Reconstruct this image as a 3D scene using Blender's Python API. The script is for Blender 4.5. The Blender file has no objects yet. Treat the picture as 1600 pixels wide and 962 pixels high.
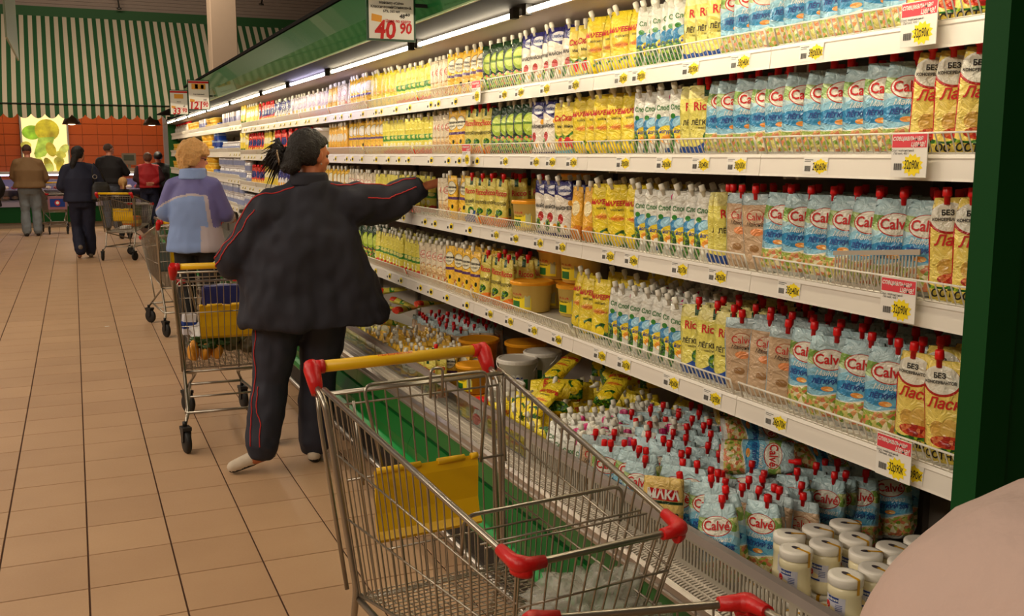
import bpy, bmesh, math, random
from mathutils import Vector, Matrix, noise
from mathutils.bvhtree import BVHTree
rnd = random.Random(11)
PI = math.pi
S = bpy.context.scene
COL = S.collection
def rad(a): return a*PI/180
# ------------------------------------------------------------------ camera
cam_d = bpy.data.cameras.new('camera'); cam = bpy.data.objects.new('camera', cam_d); COL.objects.link(cam)
cam_d.sensor_fit = 'HORIZONTAL'; cam_d.sensor_width = 36.0; cam_d.lens = 1562.7/1600*36.0
cam_d.clip_start = 0.02; cam_d.clip_end = 100
YAW, PITCH, ROLL = rad(23.76), rad(8.70), rad(0.05)
_f = Vector((math.sin(YAW)*math.cos(PITCH), math.cos(YAW)*math.cos(PITCH), -math.sin(PITCH)))
_r = Vector((math.cos(YAW), -math.sin(YAW), 0)); _u = _r.cross(_f)
_r2 = _r*math.cos(ROLL)+_u*math.sin(ROLL); _u2 = -_r*math.sin(ROLL)+_u*math.cos(ROLL)
cam.matrix_world = Matrix(((_r2.x,_u2.x,-_f.x,0),(_r2.y,_u2.y,-_f.y,0),(_r2.z,_u2.z,-_f.z,1.57),(0,0,0,1)))
S.camera = cam
# ------------------------------------------------------------------ view, world, lights
S.view_settings.view_transform = 'Standard'; S.view_settings.look = 'None'
S.view_settings.exposure = -0.12; S.view_settings.gamma = 1.0; S.view_settings.use_curve_mapping = False
W = bpy.data.worlds.new('world'); S.world = W; W.use_nodes = True
W.node_tree.nodes['Background'].inputs[0].default_value = (1.0, 0.86, 0.70, 1)
W.node_tree.nodes['Background'].inputs[1].default_value = 0.34
def area(name, loc, sx, sy, power, color=(1,0.85,0.66), rot=(0,0,0)):
    d = bpy.data.lights.new(name, 'AREA'); d.shape = 'RECTANGLE'; d.size = sx; d.size_y = sy
    d.energy = power; d.color = color
    o = bpy.data.objects.new(name, d); o.location = loc; o.rotation_euler = rot; COL.objects.link(o); return o
for yy in (-1.5, 4.0, 10.0, 16.0):
    area('overhead_light', (-1.2, yy, 4.6), 0.5, 3.2, 36)
for yy in (0.0, 6.0, 12.0):
    area('overhead_light', (-5.0, yy, 4.4), 0.6, 4.5, 205, rot=(0, rad(-30), 0))
area('overhead_light', (0.3, 19.0, 5.9), 4.0, 0.4, 170, rot=(rad(35),0,0))  # added fill light, tilted towards the awning and valance to brighten them
area('wall_fill_light', (0.3, 25.3, 3.9), 5.0, 0.3, 75, rot=(rad(20),0,0))  # added unseen fill behind the awning, brightens the orange wall and counter
TUBE_STRENGTH = 52.0
# ------------------------------------------------------------------ materials
MATS = {}
def lin(c): return tuple(((v/12.92) if v <= 0.04045 else ((v+0.055)/1.055)**2.4) for v in c)
def mat(name, col, rough=0.5, metal=0.0, spec=0.5, emit=None, es=0.0, bump=0.0, bscale=60.0, vary=0.0, vscale=8.0, trans=0.0, alpha=1.0, coat=0.0, srgb=True):
    if name in MATS: return MATS[name]
    m = bpy.data.materials.new(name); m.use_nodes = True; nt = m.node_tree; b = nt.nodes['Principled BSDF']
    c = lin(col) if srgb else col
    b.inputs['Base Color'].default_value = (*c, 1); b.inputs['Roughness'].default_value = rough
    b.inputs['Metallic'].default_value = metal; b.inputs['Specular IOR Level'].default_value = spec
    if trans: b.inputs['Transmission Weight'].default_value = trans
    if alpha < 1: b.inputs['Alpha'].default_value = alpha
    if coat: b.inputs['Coat Weight'].default_value = coat
    if emit: b.inputs['Emission Color'].default_value = (*lin(emit), 1); b.inputs['Emission Strength'].default_value = es
    if bump or vary:
        tc = nt.nodes.new('ShaderNodeTexCoord')
        n = nt.nodes.new('ShaderNodeTexNoise'); n.inputs['Scale'].default_value = bscale; n.inputs['Detail'].default_value = 4
        nt.links.new(tc.outputs['Object'], n.inputs['Vector'])
        if bump:
            bp = nt.nodes.new('ShaderNodeBump'); bp.inputs['Strength'].default_value = bump; bp.inputs['Distance'].default_value = 0.02
            nt.links.new(n.outputs['Fac'], bp.inputs['Height']); nt.links.new(bp.outputs[0], b.inputs['Normal'])
        if vary:
            n2 = nt.nodes.new('ShaderNodeTexNoise'); n2.inputs['Scale'].default_value = vscale; n2.inputs['Detail'].default_value = 5
            nt.links.new(tc.outputs['Object'], n2.inputs['Vector'])
            mx = nt.nodes.new('ShaderNodeMix'); mx.data_type = 'RGBA'
            mx.inputs[6].default_value = (*[v*(1-vary) for v in c], 1); mx.inputs[7].default_value = (*[min(1, v*(1+vary)) for v in c], 1)
            nt.links.new(n2.outputs['Fac'], mx.inputs[0]); nt.links.new(mx.outputs[2], b.inputs['Base Color'])
    MATS[name] = m
    return m
M = dict(
 white_rail = mat('white rail enamel', (.92,.90,.86), .35),
 white_wire = mat('white coated wire', (.93,.91,.86), .4),
 deck = mat('shelf sheet', (.80,.79,.75), .4, vary=.06),
 backp = mat('back panel grey', (.60,.56,.52), .5, metal=.0, vary=.1, vscale=3),
 green = mat('green enamel', (.02,.40,.13), .32, vary=.05, vscale=2),
 green_dark = mat('green dark enamel', (.02,.27,.10), .6, spec=.2, vary=.08, vscale=3),
 green_bump = mat('green bumper plastic', (.05,.58,.26), .35),
 black_gap = mat('black rubber gap', (.03,.03,.03), .6),
 alu = mat('aluminium rail', (.72,.69,.66), .32, metal=.85),
 steel = mat('zinc plated wire', (.66,.63,.58), .30, metal=.9),
 steel_dark = mat('dull steel', (.42,.41,.40), .4, metal=.8),
 kick = mat('brown kick sheet', (.36,.32,.28), .4, metal=.4),
 dark = mat('canopy soffit dark', (.055,.045,.04), .8, spec=.1),
 red = mat('red plastic', (.80,.07,.08), .38, bump=.1, bscale=90),
 yellow = mat('yellow plastic', (.93,.74,.02), .4, vary=.04),
 rubber = mat('black rubber', (.07,.07,.07), .6),
 ink = mat('black ink', (.07,.06,.05), .7),
 inkred = mat('red ink', (.80,.07,.07), .6),
 inkgreen = mat('green ink', (.12,.45,.14), .6),
 inkblue = mat('blue ink', (.07,.22,.55), .6),
 inkwhite = mat('white ink', (.95,.95,.92), .6),
 inkyellow = mat('yellow print', (.98,.88,.08), .6),
 inkpink = mat('special price header red', (.88,.25,.30), .6),
 paper = mat('price card paper', (.94,.93,.90), .55),
 cap_red = mat('red screw cap', (.88,.05,.07), .35),
 cap_white = mat('white screw cap', (.93,.92,.86), .35),
)
# ------------------------------------------------------------------ mesh helpers
def nbm(): return bmesh.new()
def bx(bm, x0, x1, y0, y1, z0, z1, mi=0):
    vs = [bm.verts.new((x, y, z)) for z in (z0, z1) for y in (y0, y1) for x in (x0, x1)]
    for q in ((0,2,3,1),(4,5,7,6),(0,1,5,4),(2,6,7,3),(0,4,6,2),(1,3,7,5)):
        f = bm.faces.new([vs[i] for i in q]); f.material_index = mi
def prism_y(bm, prof, y0, y1, mi=0, closed=True):
    a = [bm.verts.new((p[0], y0, p[1])) for p in prof]; b = [bm.verts.new((p[0], y1, p[1])) for p in prof]
    n = len(prof)
    for i in range(n if closed else n-1):
        f = bm.faces.new((a[i], a[(i+1) % n], b[(i+1) % n], b[i])); f.material_index = mi
    if closed:
        bm.faces.new(list(reversed(a))).material_index = mi; bm.faces.new(b).material_index = mi
def tube(bm, pts, r, n=6, mi=0, cap=True, closed=False):
    pts = [Vector(p) for p in pts]; rings = []; L = len(pts)
    up = None
    for i, p in enumerate(pts):
        if closed: d = (pts[(i+1) % L]-pts[i-1])
        elif i == 0: d = pts[1]-pts[0]
        elif i == L-1: d = pts[-1]-pts[-2]
        else: d = (pts[i+1]-p).normalized()+(p-pts[i-1]).normalized()
        if d.length < 1e-9: d = Vector((0,0,1))
        d.normalize()
        if up is None:
            up = Vector((0,0,1)) if abs(d.z) < .9 else Vector((1,0,0))
        s = d.cross(up).normalized(); up = s.cross(d).normalized()
        rr = r[i] if isinstance(r, (list, tuple)) else r
        rings.append([bm.verts.new(p+(s*math.cos(t)+up*math.sin(t))*rr) for t in [2*PI*k/n for k in range(n)]])
    for i in range(L if closed else L-1):
        A = rings[i]; B = rings[(i+1) % L]
        for k in range(n):
            f = bm.faces.new((A[k], A[(k+1) % n], B[(k+1) % n], B[k])); f.material_index = mi; f.smooth = True
    if cap and not closed:
        bm.faces.new(list(reversed(rings[0]))).material_index = mi; bm.faces.new(rings[-1]).material_index = mi
def lathe(bm, prof, n=16, c=(0,0,0), mi=0, sx=1, sy=1, smooth=True, capb=True, capt=True):
    rings = []
    for (r, z) in prof:
        rings.append([bm.verts.new((c[0]+r*sx*math.cos(2*PI*k/n), c[1]+r*sy*math.sin(2*PI*k/n), c[2]+z)) for k in range(n)])
    for i in range(len(rings)-1):
        for k in range(n):
            f = bm.faces.new((rings[i][k], rings[i][(k+1) % n], rings[i+1][(k+1) % n], rings[i+1][k])); f.material_index = mi; f.smooth = smooth
    if capb: bm.faces.new(list(reversed(rings[0]))).material_index = mi
    if capt: bm.faces.new(rings[-1]).material_index = mi
def mesh(bm, name, mats):
    bmesh.ops.recalc_face_normals(bm, faces=bm.faces)
    me = bpy.data.meshes.new(name); bm.to_mesh(me); bm.free()
    for m in (mats if isinstance(mats, (list, tuple)) else [mats]): me.materials.append(m)
    return me
def link(name, data, parent=None, loc=None, rot=None):
    o = bpy.data.objects.new(name, data); COL.objects.link(o)
    if parent: o.parent = parent
    if loc is not None: o.location = loc
    if rot is not None: o.rotation_euler = rot
    return o
def obj(name, bm, mats, parent=None, loc=None, rot=None, smooth=False):
    me = mesh(bm, name, mats)
    if smooth:
        for p in me.polygons: p.use_smooth = True
    return link(name, me, parent, loc, rot)
def tag(o, label, cat, group=None):
    o['label'] = label; o['category'] = cat
    if group: o['group'] = group
    return o
def thing(name, label, cat, loc=(0,0,0), rotz=0, group=None):
    o = bpy.data.objects.new(name, None); COL.objects.link(o); o.empty_display_size = .05
    o.location = loc; o.rotation_euler = (0,0,rotz); return tag(o, label, cat, group)
def struct(o): o['kind'] = 'structure'; return o
def stuff(o): o['kind'] = 'stuff'; return o
def text_bm(bm, s, size, xf, mi=0, shear=0.0, bold=0.0, align='CENTER', sx=1.0):
    """flat lettering: 2D glyph outlines mapped through xf(x, y) -> 3D point"""
    cu = bpy.data.curves.new('lettering', 'FONT'); cu.body = s; cu.size = size; cu.shear = shear; cu.offset = bold*size
    cu.align_x = align; cu.align_y = 'CENTER'; cu.resolution_u = 2
    o = bpy.data.objects.new('lettering', cu); me = o.to_mesh()
    vs = [bm.verts.new(xf(v.co.x*sx, v.co.y)) for v in me.vertices]
    for p in me.polygons:
        try: f = bm.faces.new([vs[i] for i in p.vertices]); f.material_index = mi
        except ValueError: pass
    o.to_mesh_clear(); bpy.data.objects.remove(o); bpy.data.curves.remove(cu)
ORD1 = ['', 'first','second','third','fourth','fifth','sixth','seventh','eighth','ninth','tenth','eleventh','twelfth','thirteenth','fourteenth','fifteenth','sixteenth','seventeenth','eighteenth','nineteenth']
TENS = {2:'twent',3:'thirt',4:'fort',5:'fift',6:'sixt',7:'sevent',8:'eight',9:'ninet'}
def ordinal(n):
    if n < 20: return ORD1[n]
    if n >= 100: return 'hundred-and-'+ordinal(n-100) if n > 100 else 'hundredth'
    t, u = divmod(n, 10)
    return TENS[t]+'ieth' if u == 0 else TENS[t]+'y-'+ORD1[u]
# ================================================================== SETTING
# floor: concrete bed with recessed joints; each near tile is a piece of its own
fl = nbm(); bx(fl, -12, 8, -4, 30, -0.10, -0.004)
floor = struct(obj('floor', fl, mat('tile joint grout', (.30,.19,.12), .9)))
def tile_mat():
    m = mat('beige floor tile', (.765,.615,.475), .42, spec=.35)
    nt = m.node_tree; b = nt.nodes['Principled BSDF']
    oi = nt.nodes.new('ShaderNodeObjectInfo'); geo = nt.nodes.new('ShaderNodeNewGeometry')
    n = nt.nodes.new('ShaderNodeTexNoise'); n.inputs['Scale'].default_value = 2.2; n.inputs['Detail'].default_value = 6
    nt.links.new(geo.outputs['Position'], n.inputs['Vector'])
    n3 = nt.nodes.new('ShaderNodeTexNoise'); n3.inputs['Scale'].default_value = 120; nt.links.new(geo.outputs['Position'], n3.inputs['Vector'])
    mx = nt.nodes.new('ShaderNodeMix'); mx.data_type = 'RGBA'
    mx.inputs[6].default_value = (*lin((.68,.54,.415)), 1); mx.inputs[7].default_value = (*lin((.80,.655,.51)), 1)
    ad = nt.nodes.new('ShaderNodeMath'); ad.operation = 'MULTIPLY_ADD'; ad.inputs[1].default_value = .35; ad.inputs[2].default_value = -.02
    nt.links.new(oi.outputs['Random'], ad.inputs[0])
    ad2 = nt.nodes.new('ShaderNodeMath'); ad2.operation = 'ADD'; nt.links.new(ad.outputs[0], ad2.inputs[0])
    m3 = nt.nodes.new('ShaderNodeMath'); m3.operation = 'MULTIPLY'; m3.inputs[1].default_value = .7; nt.links.new(n.outputs['Fac'], m3.inputs[0])
    nt.links.new(m3.outputs[0], ad2.inputs[1]); nt.links.new(ad2.outputs[0], mx.inputs[0]); nt.links.new(mx.outputs[2], b.inputs['Base Color'])
    r = nt.nodes.new('ShaderNodeMapRange'); r.inputs[3].default_value = .34; r.inputs[4].default_value = .60
    nt.links.new(n3.outputs['Fac'], r.inputs[0]); nt.links.new(r.outputs[0], b.inputs['Roughness'])
    return m
TM = tile_mat()
TW, TH, TX0, TY0 = .3137, .334, -.0382, 3.792
FROT = rad(-.285)
def tile_bm(bm, x0, x1, y0, y1, g=.0028):
    bv = .0015
    lo = [(x0+g,y0+g),(x1-g,y0+g),(x1-g,y1-g),(x0+g,y1-g)]
    hi = [(x0+g+bv,y0+g+bv),(x1-g-bv,y0+g+bv),(x1-g-bv,y1-g-bv),(x0+g+bv,y1-g-bv)]
    a = [bm.verts.new((*p,-.0045)) for p in lo]; b = [bm.verts.new((*p,0)) for p in hi]
    bm.faces.new(b)
    for i in range(4): bm.faces.new((a[i],a[(i+1)%4],b[(i+1)%4],b[i]))
tb = nbm(); tile_bm(tb, 0, TW, 0, TH); tme = mesh(tb, 'tile', TM)
fm = Matrix.Rotation(FROT, 4, 'Z')
near, far = [], []
for i in range(-34, 24):
    for j in range(-22, 78):
        x = TX0+i*TW; y = TY0+j*TH
        c = fm @ Vector((x+TW/2, y+TH/2, 0)); d = c-Vector((0,0,1.57)); z = d.dot(_f)
        if c.x > 1.42 and c.y > 1: continue
        if c.y > 27.0: continue
        if z > .8 and y+TH < 10.6:
            u = d.dot(_r2)/z; v = d.dot(_u2)/z
            if -.56 < u < .60 and v > -.36 : near.append((z, x, y)); continue
        far.append((x, y))
near.sort()
for z, x, y in near[:300]: link('tile', tme, floor, loc=fm @ Vector((x, y, 0)), rot=(0,0,FROT))
far += [(x, y) for z, x, y in near[300:]]
fb = nbm()
for x, y in far: tile_bm(fb, x, x+TW, y, y+TH)
fo = stuff(obj('tile', fb, TM, floor, rot=(0,0,FROT)))
# ceiling and walls
cb = nbm(); bx(cb, -12, 8, -4, 30, 6.2, 6.3)
for k in range(18): bx(cb, -12, 8, -3.9+k*1.9, -3.8+k*1.9, 6.0, 6.2)
struct(obj('ceiling', cb, mat('ceiling taupe', (.42,.36,.32), .8)))
taupe = mat('ribbed wall cladding', (.56,.49,.44), .7, vary=.08)
wb = nbm(); bx(wb, -12, 8, 27.0, 27.2, 0, 6.2)
wall_back = struct(obj('wall_back', wb, mat('orange tile grout', (.62,.33,.18), .8)))
struct(wall_back)
# ribbed cladding above the awning
rb = nbm()
for k in range(22): bx(rb, -12, 8, 24.35, 24.42+.02*(k % 2), 4.55+k*.075, 4.55+k*.075+.07)
struct(obj('wall_upper', rb, taupe))
wl = nbm(); bx(wl, -12.2, -12, -4, 30, 0, 6.2); struct(obj('wall_left', wl, taupe))
wr = nbm(); bx(wr, 8, 8.2, -4, 30, 0, 6.2); struct(obj('wall_right', wr, taupe))
wf = nbm(); bx(wf, -12, 8, -4.2, -4, 0, 6.2); struct(obj('wall_front', wf, taupe))
# orange wall tiles (pieces of the back wall)
om = mat('orange wall tile', (.80,.37,.17), .32, vary=.10, vscale=1.3)
ob = nbm(); tw, th = .345, .255
vs = []
bx(ob, .006, tw-.006, -.012, 0, .006, th-.006); ome = mesh(ob, 'wall_tile', om)
fill = nbm()
for i in range(-16, 13):
    for j in range(0, 12):
        x = -1.02+.02+i*tw; z = .01+j*th
        inview = -1.6 < x < 2.9 and z > .95 and j < 11
        if -1.12+.0 < x+tw*.5 < .08 and 1.05 < z+th*.5 < 2.6: continue
        if inview: link('wall_tile', ome, wall_back, loc=(x, 27.0, z))
        else: bx(fill, x+.006, x+tw-.006, 26.988, 27.0, z+.006, z+th-.006)
stuff(obj('wall_tile', fill, om, wall_back))
# grey trim column at the far right of the meat counter
gb = nbm(); bx(gb, 2.17, 2.37, 25.8, 26.0, 0, 2.9)
struct(obj('trim_1', gb, mat('grey painted post', (.66,.62,.60), .6)))
ob2 = nbm(); bx(ob2, 2.37, 4.6, 25.9, 26.0, 0, 2.9); struct(obj('wall_side', ob2, mat('orange paint', (.80,.38,.20), .6)))
# white column behind the gondola
cm = nbm(); bx(cm, 2.62, 3.10, 20.0, 20.5, 0, 6.2)
bmesh.ops.bevel(cm, geom=cm.edges[:], offset=.01, segments=1, affect='EDGES')
struct(obj('trim_2', cm, mat('cream painted column', (.80,.70,.60), .7, vary=.04)))
# ================================================================== AWNING
AWC = mat('awning green', (.13,.30,.16), .85)
def stripe_mat():
    m = mat('green and cream awning stripes', (.9,.85,.75), .85); nt = m.node_tree; b = nt.nodes['Principled BSDF']
    tc = nt.nodes.new('ShaderNodeTexCoord'); sp = nt.nodes.new('ShaderNodeSeparateXYZ'); nt.links.new(tc.outputs['Object'], sp.inputs[0])
    a = nt.nodes.new('ShaderNodeMath'); a.operation = 'MULTIPLY'; a.inputs[1].default_value = 1/.168; nt.links.new(sp.outputs['X'], a.inputs[0])
    f = nt.nodes.new('ShaderNodeMath'); f.operation = 'FRACT'; nt.links.new(a.outputs[0], f.inputs[0])
    l = nt.nodes.new('ShaderNodeMath'); l.operation = 'LESS_THAN'; l.inputs[1].default_value = .5; nt.links.new(f.outputs[0], l.inputs[0])
    mx = nt.nodes.new('ShaderNodeMix'); mx.data_type = 'RGBA'; mx.inputs[6].default_value = (*lin((.80,.74,.64)),1); mx.inputs[7].default_value = (*lin((.13,.33,.17)),1)
    nt.links.new(l.outputs[0], mx.inputs[0]); nt.links.new(mx.outputs[2], b.inputs['Base Color'])
    return m
SM = stripe_mat()
AX0, AX1 = -7.0, 7.4
aw = thing('awning', 'long green and cream striped awning above the meat counter at the back', 'awning', (0, 0, 0))
ab = nbm(); n = 60
def aw_pt(x, t):   # t 0 bottom, 1 top
    y = 22.3+t*2.0; z = 2.56+t*(4.50-2.56)+.03*math.sin(t*PI)
    return Vector((x, y, z))
for th_ in (0, -.02):
    pass
grid = [[ab.verts.new(aw_pt(AX0+(AX1-AX0)*i/n, t/8)) for t in range(9)] for i in range(n+1)]
for i in range(n):
    for t in range(8): ab.faces.new((grid[i][t], grid[i+1][t], grid[i+1][t+1], grid[i][t+1]))
fo = obj('fabric_slope', ab, SM, aw)
so = fo.modifiers.new('s', 'SOLIDIFY'); so.thickness = .012
# scalloped valance
vb = nbm(); per = .247; nsc = int((AX1-AX0)/per)
for k in range(nsc):
    x0 = AX0+k*per-.02
    top = [vb.verts.new((x0+per*q/8, 22.3, 2.565)) for q in range(9)]
    bot = [vb.verts.new((x0+per*q/8, 22.29, 2.28-.0+(.085*(abs(q-4)/4)**2.2 if 1 else 0))) for q in range(9)]
    for q in range(8): vb.faces.new((top[q], top[q+1], bot[q+1], bot[q]))
vo = obj('valance', vb, SM, aw); so = vo.modifiers.new('s', 'SOLIDIFY'); so.thickness = .01
bb = nbm(); tube(bb, [(AX0, 22.28, 2.565), (AX1, 22.28, 2.565)], .014, 6); obj('edge_piping', bb, mat('dark green piping', (.05,.14,.08), .7), aw)
gb = nbm(); tube(gb, [(AX0, 23.5, 3.55), (AX1, 23.5, 3.55)], .02, 6); obj('frame_bar', gb, M['steel_dark'], aw)
gb = nbm(); bx(gb, AX0, AX1, 24.28, 24.34, 4.45, 4.70); obj('header_band', gb, mat('header green', (.10,.30,.11), .7), aw)
# ceiling suspension wires
for k, (x, x2) in enumerate(((-.95+2.05, 1.24), (4.05, 3.75))):
    q = nbm()
    y = 24.1 if k == 0 else 21.0
    tube(q, [(x, y, 6.15), (x2, y, 4.72 if k == 0 else 4.55)], .018, 5)
    lathe(q, [(.05,0),(.05,.03)], 8, c=(x2, y, 4.70 if k == 0 else 4.53))
    tag(obj('hanging_wire', q, M['steel_dark']), ['steel suspension wire hooked onto the green band above the striped awning','steel suspension wire behind the green canopy right of the cream column'][k], 'wire')
# ================================================================== LIGHTBOX POSTER
pb = thing('lightbox_poster', 'glowing food poster with big yellow fruit on the orange tiled wall', 'poster', (-.46, 26.93, 1.17))
q = nbm(); bx(q, -.53, .53, -.03, .05, -.02, 1.42); obj('frame', q, mat('poster frame grey', (.65,.63,.6), .4), pb)
def glow(name, col, s, nz=0):
    m = mat(name, col, .6, emit=col, es=s); nt = m.node_tree; b = nt.nodes['Principled BSDF']
    if nz:
        tc = nt.nodes.new('ShaderNodeTexCoord'); n = nt.nodes.new('ShaderNodeTexNoise'); n.inputs['Scale'].default_value = 5; n.inputs['Detail'].default_value = 6; nt.links.new(tc.outputs['Object'], n.inputs['Vector'])
        cr = nt.nodes.new('ShaderNodeValToRGB'); e = cr.color_ramp.elements; e[0].position = .35; e[1].position = .7
        e[0].color = (*lin(tuple(v*.72 for v in col)), 1); e[1].color = (*lin(tuple(min(1, v*1.12+.05) for v in col)), 1)
        nt.links.new(n.outputs['Fac'], cr.inputs[0]); nt.links.new(cr.outputs[0], b.inputs['Emission Color']); b.inputs['Base Color'].default_value = (.05,.05,.04,1)
    return m
q = nbm(); bx(q, -.49, .49, -.045, -.031, 0, 1.38); obj('lit_panel', q, glow('lit cream panel', (1.0,.88,.60), 1.0), pb)
def blob(pts, y, m, nm):
    q = nbm(); vs = [q.verts.new((x, y, z)) for x, z in pts]; f = q.faces.new(vs)
    r_ = bmesh.ops.extrude_face_region(q, geom=[f])
    for v in [g for g in r_['geom'] if isinstance(g, bmesh.types.BMVert)]: v.co.y += .004
    return obj(nm, q, m, pb)
def ell(cx, cz, rx, rz, n=20, rot=0):
    return [(cx+rx*math.cos(2*PI*k/n)*math.cos(rot)-rz*math.sin(2*PI*k/n)*math.sin(rot), cz+rx*math.cos(2*PI*k/n)*math.sin(rot)+rz*math.sin(2*PI*k/n)*math.cos(rot)) for k in range(n)]
blob(ell(-.27, .92, .22, .17), -.049, glow('poster lime', (.62,.78,.12), .85, 1), 'printed_fruit')
blob(ell(.06, .98, .27, .26), -.053, glow('poster amber', (.92,.74,.08), .85, 1), 'printed_fruit')
blob([(-.14,.80),(.22,.82),(.16,.62),(-.02,.36),(-.22,.30),(-.26,.42)], -.057, glow('poster green cut', (.74,.82,.25), .85, 1), 'printed_slice')
for k in range(9):
    cx = (-.42,-.2,.05,.28,.40,.12,.33,.02,.3)[k]; cz = (.62,.2,.16,.24,.52,.52,.40,.06,.08)[k]
    blob(ell(cx, cz, .12+.03*(k % 3), .09+.02*(k % 2), 12, k), -.061-.002*k, glow('poster gold %d' % (k % 3), ((.88,.78,.25),(.95,.85,.35),(.80,.68,.12))[k % 3], .85, 1), 'printed_slice')
# ================================================================== PENDANT LAMPS
for k, x in enumerate((.135, 1.74)):
    t = thing('pendant_lamp', ['bell-shaped grey metal pendant lamp right of the glowing food poster','bell-shaped grey metal pendant lamp near the grey post by the shelving'][k], 'lamp', (x, 23.5, 2.20))
    q = nbm(); lathe(q, [(.05,.26),(.07,.24),(.11,.17),(.165,.06),(.19,0),(.175,.005),(.15,.06),(.09,.16),(.04,.22)], 20, capb=True, capt=True)
    obj('lamp_shade', q, mat('pendant grey metal', (.50,.45,.40), .4, metal=.5), t)
    q = nbm(); lathe(q, [(.04,.12),(.075,.09),(.09,.04),(.07,.0),(.03,-.01)], 14); obj('bulb', q, glow('pendant bulb', (1,.93,.78), 5), t)
    q = nbm(); tube(q, [(0,0,.24), (0,0,1.34)], .012, 5); obj('cord', q, M['rubber'], t)
    area('pendant_light', (x, 23.5, 2.17), .2, .2, 14, (1,.85,.62))
# ================================================================== MEAT COUNTER
mc = thing('meat_counter', 'long glass-fronted meat counter with green base below the orange wall', 'counter', (0, 23.9, 0))
q = nbm(); bx(q, -7, 6.0, 0, 1.1, .12, .46); obj('base', q, M['green_dark'], mc)
q = nbm(); bx(q, -7, 6.0, .05, 1.0, 0.0, .12); obj('plinth', q, mat('counter plinth', (.55,.48,.40), .4), mc)
q = nbm(); bx(q, -7, 6.0, -.02, .03, .46, .56); bx(q, -7, 6.0, .85, 1.1, .46, 1.02); bx(q, -7, 6, .03, .85, .46, .60); obj('body', q, mat('counter lilac grey', (.62,.58,.66), .4), mc)
q = nbm(); bx(q, -7, 6.0, .15, .75, 1.15, 1.20); obj('top_shelf', q, mat('counter top white', (.85,.83,.80), .3), mc)
q = nbm(); bx(q, -6.9, 5.9, .155, .19, 1.115, 1.145); obj('light_tube', q, mat('cold counter tube', (.9,.88,1), .5, emit=(.86,.84,1.0), es=7), mc)
q = nbm(); bx(q, -7, 6.0, 0.02, .032, .58, 1.14); obj('glass_front', q, mat('counter glass', (.95,.97,.98), .03, trans=1.0), mc)
q = nbm(); bx(q, -7, 6, .03, .8, .80, .815); obj('inner_shelf', q, mat('counter inner shelf', (.75,.72,.74), .3), mc)
cuts = [mat('meat cut %d' % k, c, .4, vary=.25, vscale=30) for k, c in enumerate(((.72,.30,.28),(.85,.55,.48),(.90,.78,.62),(.62,.22,.20),(.85,.70,.60)))]
for lv, (z, y0) in enumerate(((.60, .12), (.815, .15))):
    for i in range(34):
        x = -2.4+i*.165
        q = nbm(); bmesh.ops.create_icosphere(q, subdivisions=2, radius=1)
        for v in q.verts: v.co = Vector((v.co.x*.065, v.co.y*.09, (v.co.z+1)*.038))*(1+.25*noise.noise(v.co*1.7+Vector((i, lv*9, 0))))
        o = obj('meat_cut', q, cuts[(i*3+lv) % 5], None, (x, 23.9+y0+.12, z+.006), smooth=True)
        tag(o, '%s cut of meat behind glass, %s from left on %s counter level' % (('dark red','pink','pale','deep red','light pink')[(i*3+lv) % 5], ordinal(i+1), ('lower','upper')[lv]), 'meat', 'meat cuts on the %s level of the counter' % ('lower','upper')[lv])
sc = thing('counter_scale', 'grey weighing scale with display on the counter left of the red jacket', 'scale', (1.28, 24.32, 1.20))
q = nbm(); bx(q, -.17, .17, -.12, .12, 0, .07); obj('base', q, mat('scale grey', (.45,.38,.32), .5), sc)
q = nbm(); bx(q, -.15, .15, .05, .11, .14, .40); bx(q, -.03, .03, .06, .1, .05, .16); obj('display', q, mat('scale brown grey', (.40,.34,.28), .5), sc)
q = nbm(); bx(q, -.11, .11, .044, .05, .24, .36); obj('screen', q, mat('scale screen', (.25,.26,.22), .2), sc)
# left hanging price sign, seen edge-on
t = thing('hanging_price_sign', 'plastic price sign hanging edge-on in the top left corner', 'sign', (-.10, 2.66, 1.81))
q = nbm(); bx(q, -.002, .002, -.29, .29, 0, .42); obj('clear_sleeve', q, mat('frosted sleeve', (.55,.60,.50), .35, alpha=.75), t)
q = nbm(); bx(q, -.0035, -.002, -.26, .26, .03, .40); obj('card', q, mat('sign card back', (.62,.58,.52), .6), t)
q = nbm(); tube(q, [(0,-.22,.42),(0,-.22,4.3)], .0012, 4); tube(q, [(0,.22,.42),(0,.22,4.3)], .0012, 4); obj('cord', q, M['steel_dark'], t)
# ================================================================== REFRIGERATED SHELVING
Y0, BAY, NB = 1.17, .935, 18
YE = Y0+BAY*NB
SHELF = {1: (1.637, 1.835, 1.785), 2: (1.617, 1.568, 1.518), 3: (1.600, 1.268, 1.218), 4: (1.569, .941, .891)}   # front x, deck z, rail bottom z
SNAME = {1: 'top', 2: 'second', 3: 'third', 4: 'fourth'}
fx = thing('refrigerated_shelving', 'long green and white refrigerated shelving unit filled with sauces on the right', 'shelving', (1.31, Y0, 0))
FX = -1.31; FY = -Y0   # children are placed in world numbers, shifted by the root
def fobj(name, bm, mats, loc=None, parent=None):
    o = obj(name, bm, mats, parent or fx)
    l = Vector(loc) if loc is not None else Vector((0, 0, 0))
    o.location = l+Vector((FX, FY, 0)) if parent is None else l
    return o
q = nbm(); bx(q, 2.26, 2.30, Y0, YE, .1, 2.36); fobj('back_panel', q, M['backp'])
q = nbm()
for k in range(NB+1): bx(q, 2.235, 2.262, Y0+k*BAY-.02, Y0+k*BAY+.02, .4, 1.84)
fobj('upright_rail', q, mat('slotted upright', (.46,.43,.40), .5, metal=.4))
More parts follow.
